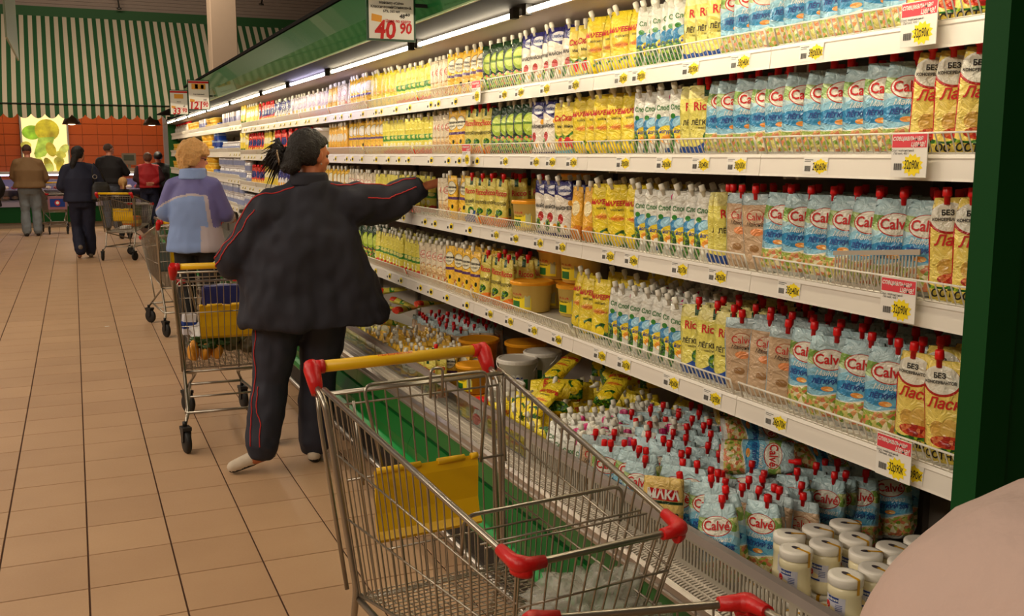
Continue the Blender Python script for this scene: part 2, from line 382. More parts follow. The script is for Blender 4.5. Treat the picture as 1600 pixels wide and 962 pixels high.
# one shelf set per level, copied along the run
rail_me = {}; fence_me = {}; deck_me = {}
for s, (xf, zd, zb) in SHELF.items():
    q = nbm(); bx(q, xf+.012, 2.24, .002, BAY-.002, zd-.018, zd)
    for yy in (.02, BAY-.03): bx(q, xf+.10, 2.24, yy, yy+.01, zd-.06, zd-.018)
    deck_me[s] = mesh(q, 'shelf_deck', [M['deck']])
    q = nbm()
    prism_y(q, [(xf-.002, zb), (xf+.008, zb+.004), (xf+.014, zd+.002), (xf+.004, zd+.004), (xf+.001, zd-.004), (xf+.003, zd-.007), (xf-.001, zb+.006)], .0012, BAY-.0012)
    rail_me[s] = mesh(q, 'price_rail', [M['white_rail']])
    q = nbm(); L0, L1 = .016, BAY-.022
    tube(q, [(xf+.006, L0, zd+.006), (xf-.010, L0, zd+.047), (xf-.010, L1, zd+.047), (xf+.006, L1, zd+.006)], .0030, 5)
    tube(q, [(xf+.008, L0, zd+.006), (xf+.008, L1, zd+.006)], .002, 4)
    nw = 44
    for i in range(1, nw):
        y = L0+(L1-L0)*i/nw; tube(q, [(xf+.04, y, zd+.003), (xf+.008, y, zd+.006), (xf-.010, y, zd+.047)], .0021, 4, cap=False)
    fence_me[s] = mesh(q, 'wire_fence', [M['white_wire']])
DZ = {1: .034, 2: .024, 3: .049, 4: .095}
LIFT = lambda s, y: DZ[s] if y > Y0+10*BAY-.01 else 0.0
# price stickers (sub-parts of the rails)
def sticker(s, y0, big, txt, parent, base):
    xf, zd, zb = SHELF[s]; q = nbm()
    # rail face plane: x goes from xf-.001 (bottom) to xf+.003 (top)
    def P(a, b): return Vector((xf-.0012+.0032*(b/.043)-.0006, base+y0-a, zb+.006+b))
    def sh(pts, mi, lift):
        vs = [q.verts.new(P(a, b)-Vector((lift, 0, 0))) for a, b in pts]; q.faces.new(vs).material_index = mi
    sh([(0,.001),(.085,.001),(.085,.040),(0,.040)], 0, 0)
    c = []
    for k in range(24):
        r_ = .019 if k % 2 else (.025 if k % 4 else .021); t = 2*PI*k/24
        c.append((.060+r_*1.15*math.cos(t), .020+r_*.76*math.sin(t)))
    sh(c, 1, .0004)
    if big:
        for k in range(9):
            a = .006+k*.0024; sh([(a,.008),(a+.0012+.0006*(k % 2),.008),(a+.0012+.0006*(k % 2),.021),(a,.021)], 2, .0004)
        sh([(.004,.034),(.034,.034),(.034,.0355),(.004,.0355)], 2, .0004); sh([(.004,.030),(.026,.030),(.026,.0312),(.004,.0312)], 2, .0004)
        text_bm(q, txt, .021, lambda a, b: P(.057+a*.72, .0185+b*1.15)-Vector((.0009, 0, 0)), 2, .1, .012)
    else:
        sh([(.006,.008),(.024,.008),(.024,.019),(.006,.019)], 2, .0004); sh([(.046,.012),(.074,.012),(.074,.026),(.046,.026)], 2, .0008)
    return mesh(q, 'price_sticker', [M['paper'], M['inkyellow'], M['ink']])
stk = {}
tagY = {1: [.18,.45,.72,.86], 2: [.15,.35,.52,.80], 3: [.20,.42,.68,.86], 4: [.16,.40,.66,.85]}
prices = ['31р90к','28р90к','39р00к','35р40к','24р60к','26р70к']
for k in range(NB):
    yb = Y0+k*BAY
    for s in SHELF:
        dz_ = LIFT(s, yb); link('shelf_deck', deck_me[s], fx, loc=(FX, FY+yb, dz_))
        r_ = link('price_rail', rail_me[s], fx, loc=(FX, FY+yb, dz_))
        link('wire_fence', fence_me[s], fx, loc=(FX, FY+yb, dz_))
        if k < 11:
            for j, ty in enumerate(tagY[s]):
                if k == 0 and ((s == 4 and j not in (1,3)) or (s in (1,2,3) and j < 3)): continue
                big = k < 3; key = (s, big, (k+j+s) % 3 if big else 0)
                if key not in stk: stk[key] = sticker(s, 0, big, prices[(key[2]+s) % 6], None, 0)
                link('price_sticker', stk[key], r_, loc=(0, ty*BAY+.05*((k*7+j*3) % 5-2)/5, 0))
# ---- bin
BX, BXP, BZR, BZP, BF = 1.31, 1.395, .526, .615, .38
q = nbm(); prism_y(q, [(1.285,.495),(1.310,.495),(1.312,.528),(1.300,.536),(1.285,.530)], Y0-1.6, YE)
prism_y(q, [(1.278,.503),(1.286,.500),(1.286,.512),(1.278,.510)], Y0-1.6, YE); fobj('bin_front_rail', q, M['alu'])
q = nbm(); prism_y(q, [(BXP-.014,BZP-.004),(BXP+.018,BZP-.004),(BXP+.018,BZP+.012),(BXP-.010,BZP+.016)], Y0-1.6, YE); fobj('bin_top_rail', q, mat('grey bin rail', (.62,.58,.56), .4, metal=.3))
GM = mat('grille enamel', (.80,.76,.70), .45)
vpm = mat('bin vent dark', (.13,.11,.10), .7)
q = nbm(); bx(q, 1.312, BXP-.002, Y0-1.6, YE, .498, .502); fobj('vent_floor', q, vpm)
# grille bars and slotted front fence, real slots near the camera, one bay per piece
q = nbm()
for i in range(75):
    y = .006+i*BAY/75
    prism_y(q, [(1.314,.516),(1.330,.522),(1.392,.528),(1.392,.525),(1.330,.518),(1.314,.512)], y, y+.0065)
for x in (1.338, 1.366): prism_y(q, [(x,.5235),(x+.004,.524),(x+.004,.528),(x,.5275)], 0, BAY)
grille_me = mesh(q, 'air_grille', [GM])
q = nbm(); bx(q, BXP-.004, BXP, 0, BAY, .526, .540); bx(q, BXP-.004, BXP, 0, BAY, .598, .612)
for a, b in ((0,.03),(.455,.48),(.905,BAY)): bx(q, BXP-.004, BXP, a, b, .54, .598)
i = 0; y = .03
while y < .905:
    if not .45 < y < .48: bx(q, BXP-.004, BXP, y, y+.007, .54, .598)
    y += .0145
slot_me = mesh(q, 'slotted_fence', [mat('slotted fence grey', (.66,.63,.57), .5)])
q = nbm(); bx(q, BXP-.003, BXP+.001, 0.004, BAY-.004, .526, .612); glass_me = mesh(q, 'glass_pane', [mat('bin glass', (.93,.96,.95), .04, trans=1.0)])
for k in range(-1, NB):
    yb = Y0+k*BAY
    link('air_grille', grille_me, fx, loc=(FX, FY+yb, 0))
    link('slotted_fence' if k < 2 else 'glass_pane', slot_me if k < 2 else glass_me, fx, loc=(FX, FY+yb, 0))
q = nbm(); bx(q, BXP+.001, 2.26, Y0, YE, BF-.03, BF); bx(q, BXP+.001, BXP+.004, Y0, YE, BF, .53); fobj('bin_floor', q, M['deck'])
# kick panels
kp = nbm(); prism_y(kp, [(1.312,.495),(1.300,.495),(1.290,.425),(1.312,.42)], .0015, BAY-.0015)
kpm = mesh(kp, 'upper_kick_panel', [M['green']])
kp = nbm(); prism_y(kp, [(1.312,.408),(1.290,.408),(1.262,.345),(1.262,.300),(1.312,.300)], .0015, BAY-.0015)
kpl = mesh(kp, 'lower_kick_panel', [M['green']])
for k in range(-1, NB):
    link('upper_kick_panel', kpm, fx, loc=(FX, FY+Y0+k*BAY, 0)); link('lower_kick_panel', kpl, fx, loc=(FX, FY+Y0+k*BAY, 0))
q = nbm(); bx(q, 1.306, 1.40, Y0-.935, YE, .09, .50); fobj('gap_backing', q, M['black_gap'])
q = nbm(); prism_y(q, [(1.262,.300),(1.235,.292),(1.228,.270),(1.245,.245),(1.305,.245),(1.305,.300)], Y0-.935, YE); fobj('bumper', q, M['green_bump'])
q = nbm(); prism_y(q, [(1.306,.245),(1.300,.245),(1.335,.0),(1.40,.0),(1.40,.245)], Y0-.935, YE); fobj('kick_sheet', q, M['kick'])
q = nbm(); tube(q, [(1.315, Y0-.935, .055), (1.315, YE, .055)], .018, 8); fobj('floor_bumper_tube', q, M['alu'])
q = nbm()
for k in range(-1, NB): bx(q, 1.31, 1.36, Y0+k*BAY+.4, Y0+k*BAY+.43, 0, .05)
fobj('bumper_foot', q, M['alu'])
q = nbm(); lathe(q, [(.02,0),(.022,.004),(.012,.008)], 10)
o = fobj('socket', q, M['rubber'], (1.272, 2.93, .352)); o.rotation_euler = (0, rad(-90+24), 0)
# ---- end panels
q = nbm(); bx(q, 1.378, 2.62, Y0-.045, Y0-.003, 0, 2.36); e1 = fobj('end_panel', q, M['green_dark'])
q = nbm(); bx(q, 1.312, 1.3755, Y0-.05, Y0-.003, 0, 2.36); fobj('end_panel_edge_post', q, M['green_dark'])
q = nbm(); bx(q, 1.585, 2.40, YE+.002, YE+.04, 0, 2.2); fobj('end_panel', q, mat('far end green edge', (.12,.42,.16), .5))
# ---- canopy
q = nbm(); prism_y(q, [(1.262,2.067),(1.250,2.070),(1.236,2.158),(1.30,2.330),(1.32,2.330),(1.262,2.158)], Y0-.9, 12.5); fobj('canopy_fascia', q, mat('glossy green fascia', (.10,.42,.20), .22, coat=.4))
q = nbm(); bx(q, 1.238, 1.242, Y0-.9, 12.5, 2.155, 2.160); bx(q, 1.246, 1.252, Y0-.9, 12.5, 2.066, 2.072); fobj('fascia_trim', q, mat('fascia edge line', (.55,.66,.45), .4))
q = nbm(); prism_y(q, [(1.262,2.067),(1.516,2.060),(1.516,2.066),(1.30,2.10),(1.262,2.10)], Y0-.05, 12.5); prism_y(q, [(1.40,2.067),(1.516,2.060),(1.516,2.066),(1.42,2.10)], 12.5, 16.2); fobj('canopy_soffit', q, M['dark'])
q = nbm(); prism_y(q, [(1.520,2.080),(2.262,2.030),(2.262,2.036),(1.520,2.086)], Y0-.05, YE); fobj('inner_ceiling', q, mat('inner ceiling sheet', (.62,.57,.53), .5, vary=.12, vscale=2))
q = nbm(); bx(q, 1.509, 1.518, Y0-.05, YE, 2.058, 2.072); fobj('soffit_lip', q, mat('soffit lip', (.62,.56,.50), .4))
q = nbm(); bx(q, 1.30, 2.30, Y0-.05, 12.5, 2.34, 2.36); bx(q, 1.42, 2.30, 12.5, YE, 2.22, 2.24); fobj('canopy_top', q, M['dark'])
tm = mat('white fluorescent tube', (1,1,1), .5, emit=(1.0,.93,.80), es=TUBE_STRENGTH)
tmc = mat('cold fluorescent tube', (1,1,1), .5, emit=(.90,.86,1.0), es=TUBE_STRENGTH)
gaps = [1.25, 3.17, 4.30, 5.883, 7.042, 8.09, 9.75, 11.46, 13.38, 14.8, 16.2]
for i in range(len(gaps)-1):
    a, b = gaps[i]+.07, gaps[i+1]-.07
    q = nbm(); tube(q, [(1.426, a, 2.042), (1.426, b, 2.042)], .0085, 8)
    o = fobj('light_tube', q, tmc if i == 3 else tm)
    
    for c_, d_ in ((a-.035, a-.002), (b+.002, b+.035)): q = nbm(); bx(q, 1.415, 1.437, c_, d_, 2.028, 2.064); fobj('lamp_holder', q, M['rubber'])
# ================================================================== PRICE CARDS AND SIGNS
def special_card(y, s, label):
    xf, zd, zb = SHELF[s]
    t = thing('special_price_card', label, 'price card', (xf-.018, y, zd-.043), 0, None); t.scale = (.78, .78, .78)
    q = nbm()
    def P(a, b, l=0): return Vector((-.006-.10*b*0-l, -a, b))
    def sh(pts, mi, l): q.faces.new([q.verts.new(P(a, b, l)) for a, b in pts]).material_index = mi
    bx(q, -.006, -.004, -.062, .062, 0, .115, 0)
    sh([(-.06,.078),(.06,.078),(.06,.113),(-.06,.113)], 1, .0006)
    sh([(.014+.030*(1.25 if k % 2 else .95)*math.cos(2*PI*k/24), .032+.026*(1.2 if k % 2 else .9)*math.sin(2*PI*k/24)) for k in range(24)], 2, .0006)
    for k in range(12):
        a = -.050+k*.0024; sh([(a,.018),(a+.0011+.0007*(k % 3 == 0),.018),(a+.0011+.0007*(k % 3 == 0),.036),(a,.036)], 3, .0009)
    text_bm(q, 'специальная', .019, lambda a, b: P(a*.88-.006, .102+b, .0012), 4, .25, .015)
    text_bm(q, 'цена!', .021, lambda a, b: P(a*.9+.030, .087+b, .0012), 4, .25, .015)
    text_bm(q, 'Соус майонезный', .009, lambda a, b: P(a-.022, .070+b, .0009), 3)
    text_bm(q, 'Лёгкий, 400 г', .009, lambda a, b: P(a-.026, .062+b, .0009), 3)
    text_bm(q, '32р90к', .026, lambda a, b: P(a*.62+.012, .032+b*1.3, .0012), 3, .1, .01)
    obj('card', q, [M['paper'], M['inkpink'], M['inkyellow'], M['ink'], M['inkwhite']], t)
    q = nbm(); bx(q, -.0045, .015, -.02, .02, .052, .056); obj('clip', q, mat('clear clip', (.8,.8,.78), .3), t)
    return t
special_card(1.60, 1, 'pink-headed special price card on the top shelf rail near the green end panel')
special_card(1.585, 2, 'pink-headed special price card on the second shelf rail near the green end panel')
special_card(1.575, 3, 'pink-headed special price card on the third shelf rail near the green end panel')
special_card(1.53, 4, 'pink-headed special price card on the fourth shelf rail near the green end panel')
special_card(4.05, 1, 'special price card on the top shelf rail below the dark green pouches')
special_card(4.12, 2, 'special price card on the second shelf rail left of the dark green pouches')
def board(name, label, x, y, z, w, h, big, old, lines, pic, dx=0):
    t = thing(name, label, 'sign', (x, y, z), 0)
    q = nbm(); 
    bx(q, -w/2-.008, w/2+.008, -.004, .004, -.008, h+.008); obj('frame', q, mat('sign frame green', (.06,.25,.14), .35), t)
    q = nbm(); bx(q, -w/2, w/2, -.0055, -.004, 0, h); obj('card', q, M['paper'], t)
    q = nbm()
    def P(a, b): return Vector((a, -.0062, b))
    def sh(pts, mi): q.faces.new([q.verts.new(P(a, b)) for a, b in pts]).material_index = mi
    sh([(-w/2,h-.022),(w/2,h-.022),(w/2,h-.004),(-w/2,h-.004)], 0)
    text_bm(q, big[0], .105*w/.2, lambda a, b: P(a*.88-.030*w/.2*(1 if len(big[0]) < 3 else 1.0), .034*w/.2+b), 0, 0.1, .03)
    text_bm(q, big[1], .062*w/.2, lambda a, b: P(a*.9+.062*w/.2, .044*w/.2+b), 0, 0.1, .03)
    text_bm(q, 'Цена по карте', .0165*w/.2, lambda a, b: P(a+.030*w/.2, .075*w/.2+b), 0, 0, .03)
    text_bm(q, old, .024*w/.2, lambda a, b: P(a+.058*w/.2, .096*w/.2+b), 1, .15, .03)
    for k, l in enumerate(lines): text_bm(q, l, .0155*w/.2, lambda a, b: P(a*.92, (.150-.0175*k)*w/.2+b), 1, 0, .02)
    sh([(-.090*w/.2,.073*w/.2),(-.045*w/.2,.068*w/.2),(-.042*w/.2,.095*w/.2),(-.088*w/.2,.103*w/.2)], 2)
    for k, (a0, a1, b0, b1, mi) in enumerate(pic): sh([(a0,b0),(a1,b0),(a1,b1),(a0,b1)], mi)
    obj('printing', q, [M['inkred'], M['ink'], mat('print orange', (.93,.66,.25), .6), M['inkblue'], M['inkyellow'], mat('print pink', (.85,.45,.40), .6)], t)
    q = nbm(); bx(q, w/2+.008, w/2+.008+max(.01, 1.235-(x+w/2)), -.003, .003, h*.45, h*.5)
    obj('bracket', q, M['rubber'], t)
    return t
board('price_sign', 'large price sign reading 40 90 hanging below the green canopy', 1.105, 3.60, 1.985, .168, .26, ('40','90'), '48⁴⁰', ['Майонез «Calve»','Классический/Оливковый,','67%, 365 мл'], [(-.040,.0,.140,.26,5),(.002,.045,.140,.26,4)])
board('price_sign', 'price sign reading 121 90 with blue picture above the far shelves', 1.12, 9.55, 1.975, .175, .25, ('121','90'), '165', ['Сыр плавленый'], [(-.06,.06,.175,.225,2),(-.03,-.005,.18,.22,3),(.02,.045,.18,.215,3)])
board('price_sign', 'small price sign reading 33 90 with orange picture, leftmost above far shelves', 1.10, 11.1, 1.985, .17, .24, ('33','90'), '45', ['Масло'], [(-.045,.045,.16,.205,2)])
# ================================================================== PRODUCTS: procedural print on pouches
def print_mat(name, w, h, bg, layers, back=None, rough=.24):
    m = bpy.data.materials.new(name); m.use_nodes = True; nt = m.node_tree; N = nt.nodes; Lk = nt.links; b = N['Principled BSDF']
    b.inputs['Roughness'].default_value = rough; b.inputs['Specular IOR Level'].default_value = .55; b.inputs['Coat Weight'].default_value = .25; b.inputs['Coat Roughness'].default_value = .15
    tc = N.new('ShaderNodeTexCoord'); mp = N.new('ShaderNodeMapping'); Lk.new(tc.outputs['Object'], mp.inputs['Vector'])
    mp.inputs['Scale'].default_value = (2/w, 1, 1/h)          # u in [-1,1], v in [0,1]
    sep = N.new('ShaderNodeSeparateXYZ'); Lk.new(mp.outputs[0], sep.inputs[0])
    cmb = N.new('ShaderNodeCombineXYZ'); Lk.new(sep.outputs['X'], cmb.inputs[0]); Lk.new(sep.outputs['Z'], cmb.inputs[1])
    def math_(op, a, v1=None, v2=None):
        n = N.new('ShaderNodeMath'); n.operation = op
        if isinstance(a, (int, float)): n.inputs[0].default_value = a
        else: Lk.new(a, n.inputs[0])
        for i, v in ((1, v1), (2, v2)):
            if v is None: continue
            if isinstance(v, (int, float)): n.inputs[i].default_value = v
            else: Lk.new(v, n.inputs[i])
        return n.outputs[0]
    def mixc(f, a, c):
        n = N.new('ShaderNodeMix'); n.data_type = 'RGBA'
        Lk.new(f, n.inputs[0])
        if isinstance(a, tuple): n.inputs[6].default_value = (*lin(a), 1)
        else: Lk.new(a, n.inputs[6])
        if isinstance(c, tuple): n.inputs[7].default_value = (*lin(c), 1)
        else: Lk.new(c, n.inputs[7])
        return n.outputs[2]
    def emask(cx, cv, rx, rv):
        mm = N.new('ShaderNodeMapping'); Lk.new(cmb.outputs[0], mm.inputs['Vector']); mm.inputs['Location'].default_value = (-cx/rx, -cv/rv, 0); mm.inputs['Scale'].default_value = (1/rx, 1/rv, 0)
        vl = N.new('ShaderNodeVectorMath'); vl.operation = 'LENGTH'; Lk.new(mm.outputs[0], vl.inputs[0])
        return math_('LESS_THAN', vl.outputs['Value'], 1.0)
    def salad(pal, sc):
        vo = N.new('ShaderNodeTexVoronoi'); vo.inputs['Scale'].default_value = sc; Lk.new(tc.outputs['Object'], vo.inputs['Vector'])
        sp = N.new('ShaderNodeSeparateColor'); Lk.new(vo.outputs['Color'], sp.inputs[0])
        cr = N.new('ShaderNodeValToRGB'); cr.color_ramp.interpolation = 'CONSTANT'; el = cr.color_ramp.elements
        el[0].color = (*lin(pal[0]), 1); el[0].position = 0; el[1].position = 1/len(pal); el[1].color = (*lin(pal[1]), 1)
        for i in range(2, len(pal)):
            e = el.new(i/len(pal)); e.color = (*lin(pal[i]), 1)
        Lk.new(sp.outputs[0], cr.inputs[0]); return cr.outputs[0]
    cur = None
    n0 = N.new('ShaderNodeRGB'); n0.outputs[0].default_value = (*lin(bg), 1); cur = n0.outputs[0]
    for L in layers:
        k = L[0]
        if k == 'ell': cur = mixc(emask(*L[1:5]), cur, L[5])
        elif k == 'sal': cur = mixc(emask(*L[1:5]), cur, salad(L[5], L[6] if len(L) > 6 else 75))
        elif k == 'rect':
            u0, u1, v0, v1 = L[1:5]
            a = math_('ABSOLUTE', math_('SUBTRACT', sep.outputs['X'], (u0+u1)/2)); a = math_('LESS_THAN', a, (u1-u0)/2)
            c = math_('ABSOLUTE', math_('SUBTRACT', sep.outputs['Z'], (v0+v1)/2)); c = math_('LESS_THAN', c, (v1-v0)/2)
            cur = mixc(math_('MULTIPLY', a, c), cur, L[5])
        elif k in ('above', 'below'):
            v0, amp, fr = L[1:4]
            s = math_('SINE', math_('MULTIPLY', sep.outputs['X'], fr)); s = math_('MULTIPLY_ADD', s, amp, v0)
            cur = mixc(math_('GREATER_THAN' if k == 'above' else 'LESS_THAN', sep.outputs['Z'], s), cur, L[4] if isinstance(L[4], tuple) and not isinstance(L[4][0], tuple) else salad(L[4], 105))
    if back:
        # back face: plain tone with fine lines of small print
        s = math_('SINE', math_('MULTIPLY', sep.outputs['Z'], h*900)); g = math_('GREATER_THAN', s, .2)
        nz = N.new('ShaderNodeTexNoise'); nz.inputs['Scale'].default_value = 260; Lk.new(tc.outputs['Object'], nz.inputs['Vector'])
        g2 = math_('GREATER_THAN', nz.outputs['Fac'], .48)
        a = math_('ABSOLUTE', math_('SUBTRACT', sep.outputs['Z'], .55)); a = math_('LESS_THAN', a, .22)
        c = math_('LESS_THAN', math_('ABSOLUTE', sep.outputs['X']), .72)
        g = math_('MULTIPLY', math_('MULTIPLY', g, g2), math_('MULTIPLY', a, c))
        bk = mixc(g, back, tuple(v*.55 for v in back))
        sn = N.new('ShaderNodeSeparateXYZ'); Lk.new(tc.outputs['Normal'], sn.inputs[0]); fr_ = math_('GREATER_THAN', sn.outputs['Y'], .12)
        cur = mixc(fr_, cur, bk)
    Lk.new(cur, b.inputs['Base Color'])
    nz = N.new('ShaderNodeTexNoise'); nz.inputs['Scale'].default_value = 34; nz.inputs['Detail'].default_value = 3; nz.inputs['Distortion'].default_value = 1.2; Lk.new(tc.outputs['Object'], nz.inputs['Vector'])
    bp = N.new('ShaderNodeBump'); bp.inputs['Strength'].default_value = .9; bp.inputs['Distance'].default_value = .012; Lk.new(nz.outputs['Fac'], bp.inputs['Height']); Lk.new(bp.outputs[0], b.inputs['Normal']); Lk.new(bp.outputs[0], b.inputs['Coat Normal'])
    return m
SAL = ((.80,.76,.42),(.88,.62,.38),(.46,.60,.18),(.90,.84,.60),(.62,.70,.28),(.84,.50,.34),(.93,.90,.74))
LEAF = ((.10,.40,.12),(.05,.28,.08),(.25,.52,.12),(.55,.68,.10),(.10,.36,.10))
YS = ((.96,.82,.08),(.98,.90,.25),(.90,.68,.02),(.20,.48,.10),(.85,.85,.20))
MIX = ((.93,.86,.62),(.86,.62,.25),(.95,.92,.80),(.30,.50,.15),(.82,.35,.20))
K = {}
def kind(key, w, h, d, desc, bg, layers, back, cap, capx, texts, top=.86, name='mayonnaise_pouch', captilt=0, flare=0):
    NM = {'calve': 'salad_sauce_pouch', 'tan': 'tan_sauce_pouch', 'laska': 'potato_print_pouch', 'ricco': 'wave_print_pouch', 'slob': 'yoghurt_sauce_pouch', 'maheev': 'lemon_print_pouch', 'tomato': 'tomato_print_pouch', 'navy': 'egg_print_pouch', 'green': 'dark_green_pouch', 'gold': 'golden_sauce_pouch', 'olive': 'olive_sauce_pouch', 'nut': 'speckled_pouch', 'band': 'green_band_pouch', 'orange': 'slim_orange_pouch', 'lav': 'lilac_pouch', 'navypack': 'navy_top_pouch', 'redpack': 'red_packet', 'tallyel': 'tall_yellow_packet'}
    K[key] = dict(w=w, h=h, d=d, desc=desc, mat=print_mat(desc.replace(' ', '_'), w, h, bg, layers, back), cap=cap, capx=capx, texts=texts, top=top, name=NM[key], tilt=captilt, flare=flare)
RED, WH, INK, BLU, GRN, YEL = 0, 1, 2, 3, 4, 5
kind('calve', .110, .205, .048, 'light-blue salad pouch with red cap', (.70,.83,.87),
     [('sal',-.75,.79,.45,.13,((.55,.70,.35),(.70,.80,.55),(.45,.62,.28),(.80,.85,.60)),60), ('sal',.8,.76,.35,.10,((.60,.72,.35),(.75,.82,.60),(.50,.66,.30),(.85,.86,.60)),60), ('ell',0,.92,1.6,.10,(.72,.84,.87)),
      ('ell',-.02,.44,1.3,.215,(.56,.79,.89)), ('ell',-.1,.45,1.05,.10,(.22,.58,.80)), ('ell',.45,.43,.75,.06,(.42,.72,.86)),
      ('below',.325,.03,2.2,(.93,.93,.88)), ('below',.312,.03,2.2,SAL, 0), ('below',.05,0,1,(.80,.80,.77)),
      ('ell',-.04,.725,.72,.125,(.74,.22,.16)), ('ell',-.04,.727,.67,.115,(.95,.94,.88)), ('ell',-.1,.385,.26,.030,(.94,.62,.28)), ('ell',.03,.38,.12,.018,(.98,.80,.5))], (.78,.67,.55), 'cap_red', .012,
     [('Calvé', .033, -.002, .728, RED, .0, .02), ('Майонез', .018, .0, .565, WH, .35, .0), ('ЛЁГКИЙ 20%', .0155, .0, .465, BLU, .2, .03)], top=.80)
kind('tan', .100, .200, .040, 'tan-backed pouch with red cap', (.80,.68,.55),
     [('above',.86,0,1,(.68,.76,.78)), ('ell',0,.70,.55,.10,(.72,.48,.36)), ('ell',0,.70,.49,.088,(.86,.76,.64)), ('ell',.05,.50,.4,.05,(.92,.58,.35)), ('ell',-.1,.28,.3,.05,(.62,.46,.28)), ('rect',-1.2,-.93,0,1,(.62,.74,.80)), ('rect',.93,1.2,0,1,(.62,.74,.80))], (.72,.60,.48), 'cap_red', .0,
     [('Calvé', .028, 0, .70, RED, 0, 0), ('Майонез', .015, 0, .60, INK, .3, 0)])
kind('laska', .104, .215, .046, 'yellow red-edged potato-salad pouch with red cap', (.95,.85,.42),
     [('rect',-1.3,-.93,0,1,(.78,.16,.14)), ('rect',.93,1.3,0,1,(.78,.16,.14)), ('ell',-.25,.80,.78,.15,(.72,.12,.10)), ('ell',-.25,.815,.72,.14,(.93,.92,.86)), ('below',.17,.03,3,LEAF),
      ('ell',-.35,.33,.32,.085,(.84,.66,.30)), ('ell',.12,.35,.34,.095,(.88,.72,.36)), ('ell',.55,.30,.28,.07,(.80,.62,.28)), ('sal',.1,.215,.75,.062,((.70,.14,.10),(.82,.26,.14),(.60,.10,.08),(.9,.5,.3)),90), ('below',.12,.0,3,(.93,.83,.35))], (.90,.80,.35), 'cap_red', -.018,
     [('Ласка', .031, .0, .585, RED, .28, .02), ('БЕЗ', .015, -.016, .855, INK, 0, .03), ('КОНСЕРВАНТОВ', .0085, -.014, .79, INK, 0, .03), ('ОСТНЫЙ', .022, 0, .075, INK, .1, .03)], top=.80)
kind('ricco', .104, .200, .044, 'yellow pouch with blue wave bottom', (.90,.86,.42),
     [('above',.82,.0,1,(.93,.90,.58)), ('below',.20,.07,2.4,(.10,.30,.66)), ('sal',.25,.26,.35,.10,LEAF,110), ('ell',.35,.24,.18,.05,(.9,.88,.8)), ('rect',-.05,.35,.84,.99,(.10,.30,.14))], (.88,.84,.45), 'cap_red', .008,
     [('Ricco', .033, 0, .70, RED, .0, .02), ('ЛЁГКИЙ', .019, -.006, .47, INK, 0, .02), ('майонез', .010, 0, .40, INK, 0, .0)])
kind('slob', .088, .195, .040, 'white yoghurt-sauce pouch with pink burst', (.90,.90,.86),
     [('ell',.55,.90,.42,.075,(.86,.20,.50)), ('ell',-.1,.44,1.0,.16,(.22,.55,.78)), ('ell',.25,.50,.9,.10,(.60,.80,.90)), ('ell',-.62,.60,.22,.04,(.20,.52,.20)), ('ell',.12,.335,.80,.130,(.97,.86,.22)), ('ell',.30,.25,.60,.075,(.95,.62,.18)), ('sal',-.75,.20,.38,.20,LEAF,100), ('rect',.05,.9,.05,.12,(.16,.32,.62)), ('ell',.2,.22,.32,.035,(.95,.93,.85))], (.88,.88,.84), 'cap_white', -.020,
     [('Слобода', .020, .004, .73, GRN, 0, .02), ('с йогуртом', .0155, .006, .37, BLU, .1, .02)], top=.82, captilt=18)
kind('maheev', .100, .205, .048, 'yellow lemon-print pouch with white cap', (.96,.86,.20),
     [('below',.24,.035,4,LEAF), ('ell',-.42,.15,.32,.085,(.98,.86,.10)), ('ell',.25,.13,.34,.09,(.99,.88,.15)), ('ell',.8,.2,.25,.08,(.96,.80,.08)), ('ell',-.1,.06,.3,.06,(.96,.84,.10)), ('ell',0,.46,.5,.05,(.98,.72,.18))], (.93,.84,.30), 'cap_white', -.020,
     [('МАХЕЕВЪ', .0215, 0, .70, RED, .25, .04), ('майонез', .013, 0, .60, INK, 0, 0), ('оливковый', .014, 0, .46, RED, .1, 0)], top=.78, captilt=22)
kind('tomato', .090, .190, .044, 'yellow pouch with tomatoes and white cap', (.95,.86,.35),
     [('below',.42,.05,4,LEAF), ('below',.36,.05,3.1,(.95,.86,.35)), ('ell',-.2,.25,.34,.10,(.85,.14,.10)), ('ell',.35,.22,.32,.09,(.82,.10,.08)), ('below',.11,.02,3,(.45,.75,.85))], (.93,.84,.40), 'cap_white', -.012,
     [('Скатка', .028, 0, .70, RED, .2, .03), ('Майонез', .014, 0, .55, INK, 0, .02)], top=.84)
kind('navy', .100, .205, .046, 'white egg-print pouch with navy top', (.93,.90,.84),
     [('above',.72,.05,-2.2,(.15,.14,.42)), ('ell',.1,.84,.66,.085,(.90,.90,.92)), ('ell',-.2,.34,.28,.09,(.72,.16,.12)), ('ell',.25,.19,.40,.09,(.97,.95,.90)), ('ell',.25,.19,.16,.042,(.96,.66,.15)), ('sal',-.45,.20,.25,.11,LEAF,110), ('ell',.68,.62,.2,.05,(.95,.68,.15)), ('below',.06,0,1,(.2,.2,.45))], (.80,.78,.78), 'cap_white', -.024,
     [('Хлебный', .017, .004, .842, BLU, .2, .02), ('МАЙОНЕЗ', .017, 0, .53, INK, 0, .03)], top=.85, captilt=15)
kind('green', .095, .200, .044, 'dark-green pouch with lime label', (.05,.22,.08),
     [('ell',0,.62,.80,.22,(.60,.72,.15)), ('ell',0,.64,.72,.16,(.78,.85,.35)), ('sal',0,.22,.9,.18,((.60,.75,.20),(.20,.45,.12),(.85,.45,.25),(.10,.3,.1)),90)], (.10,.30,.12), 'cap_white', .0,
     [('Провансаль', .014, 0, .64, GRN, .15, .02)])
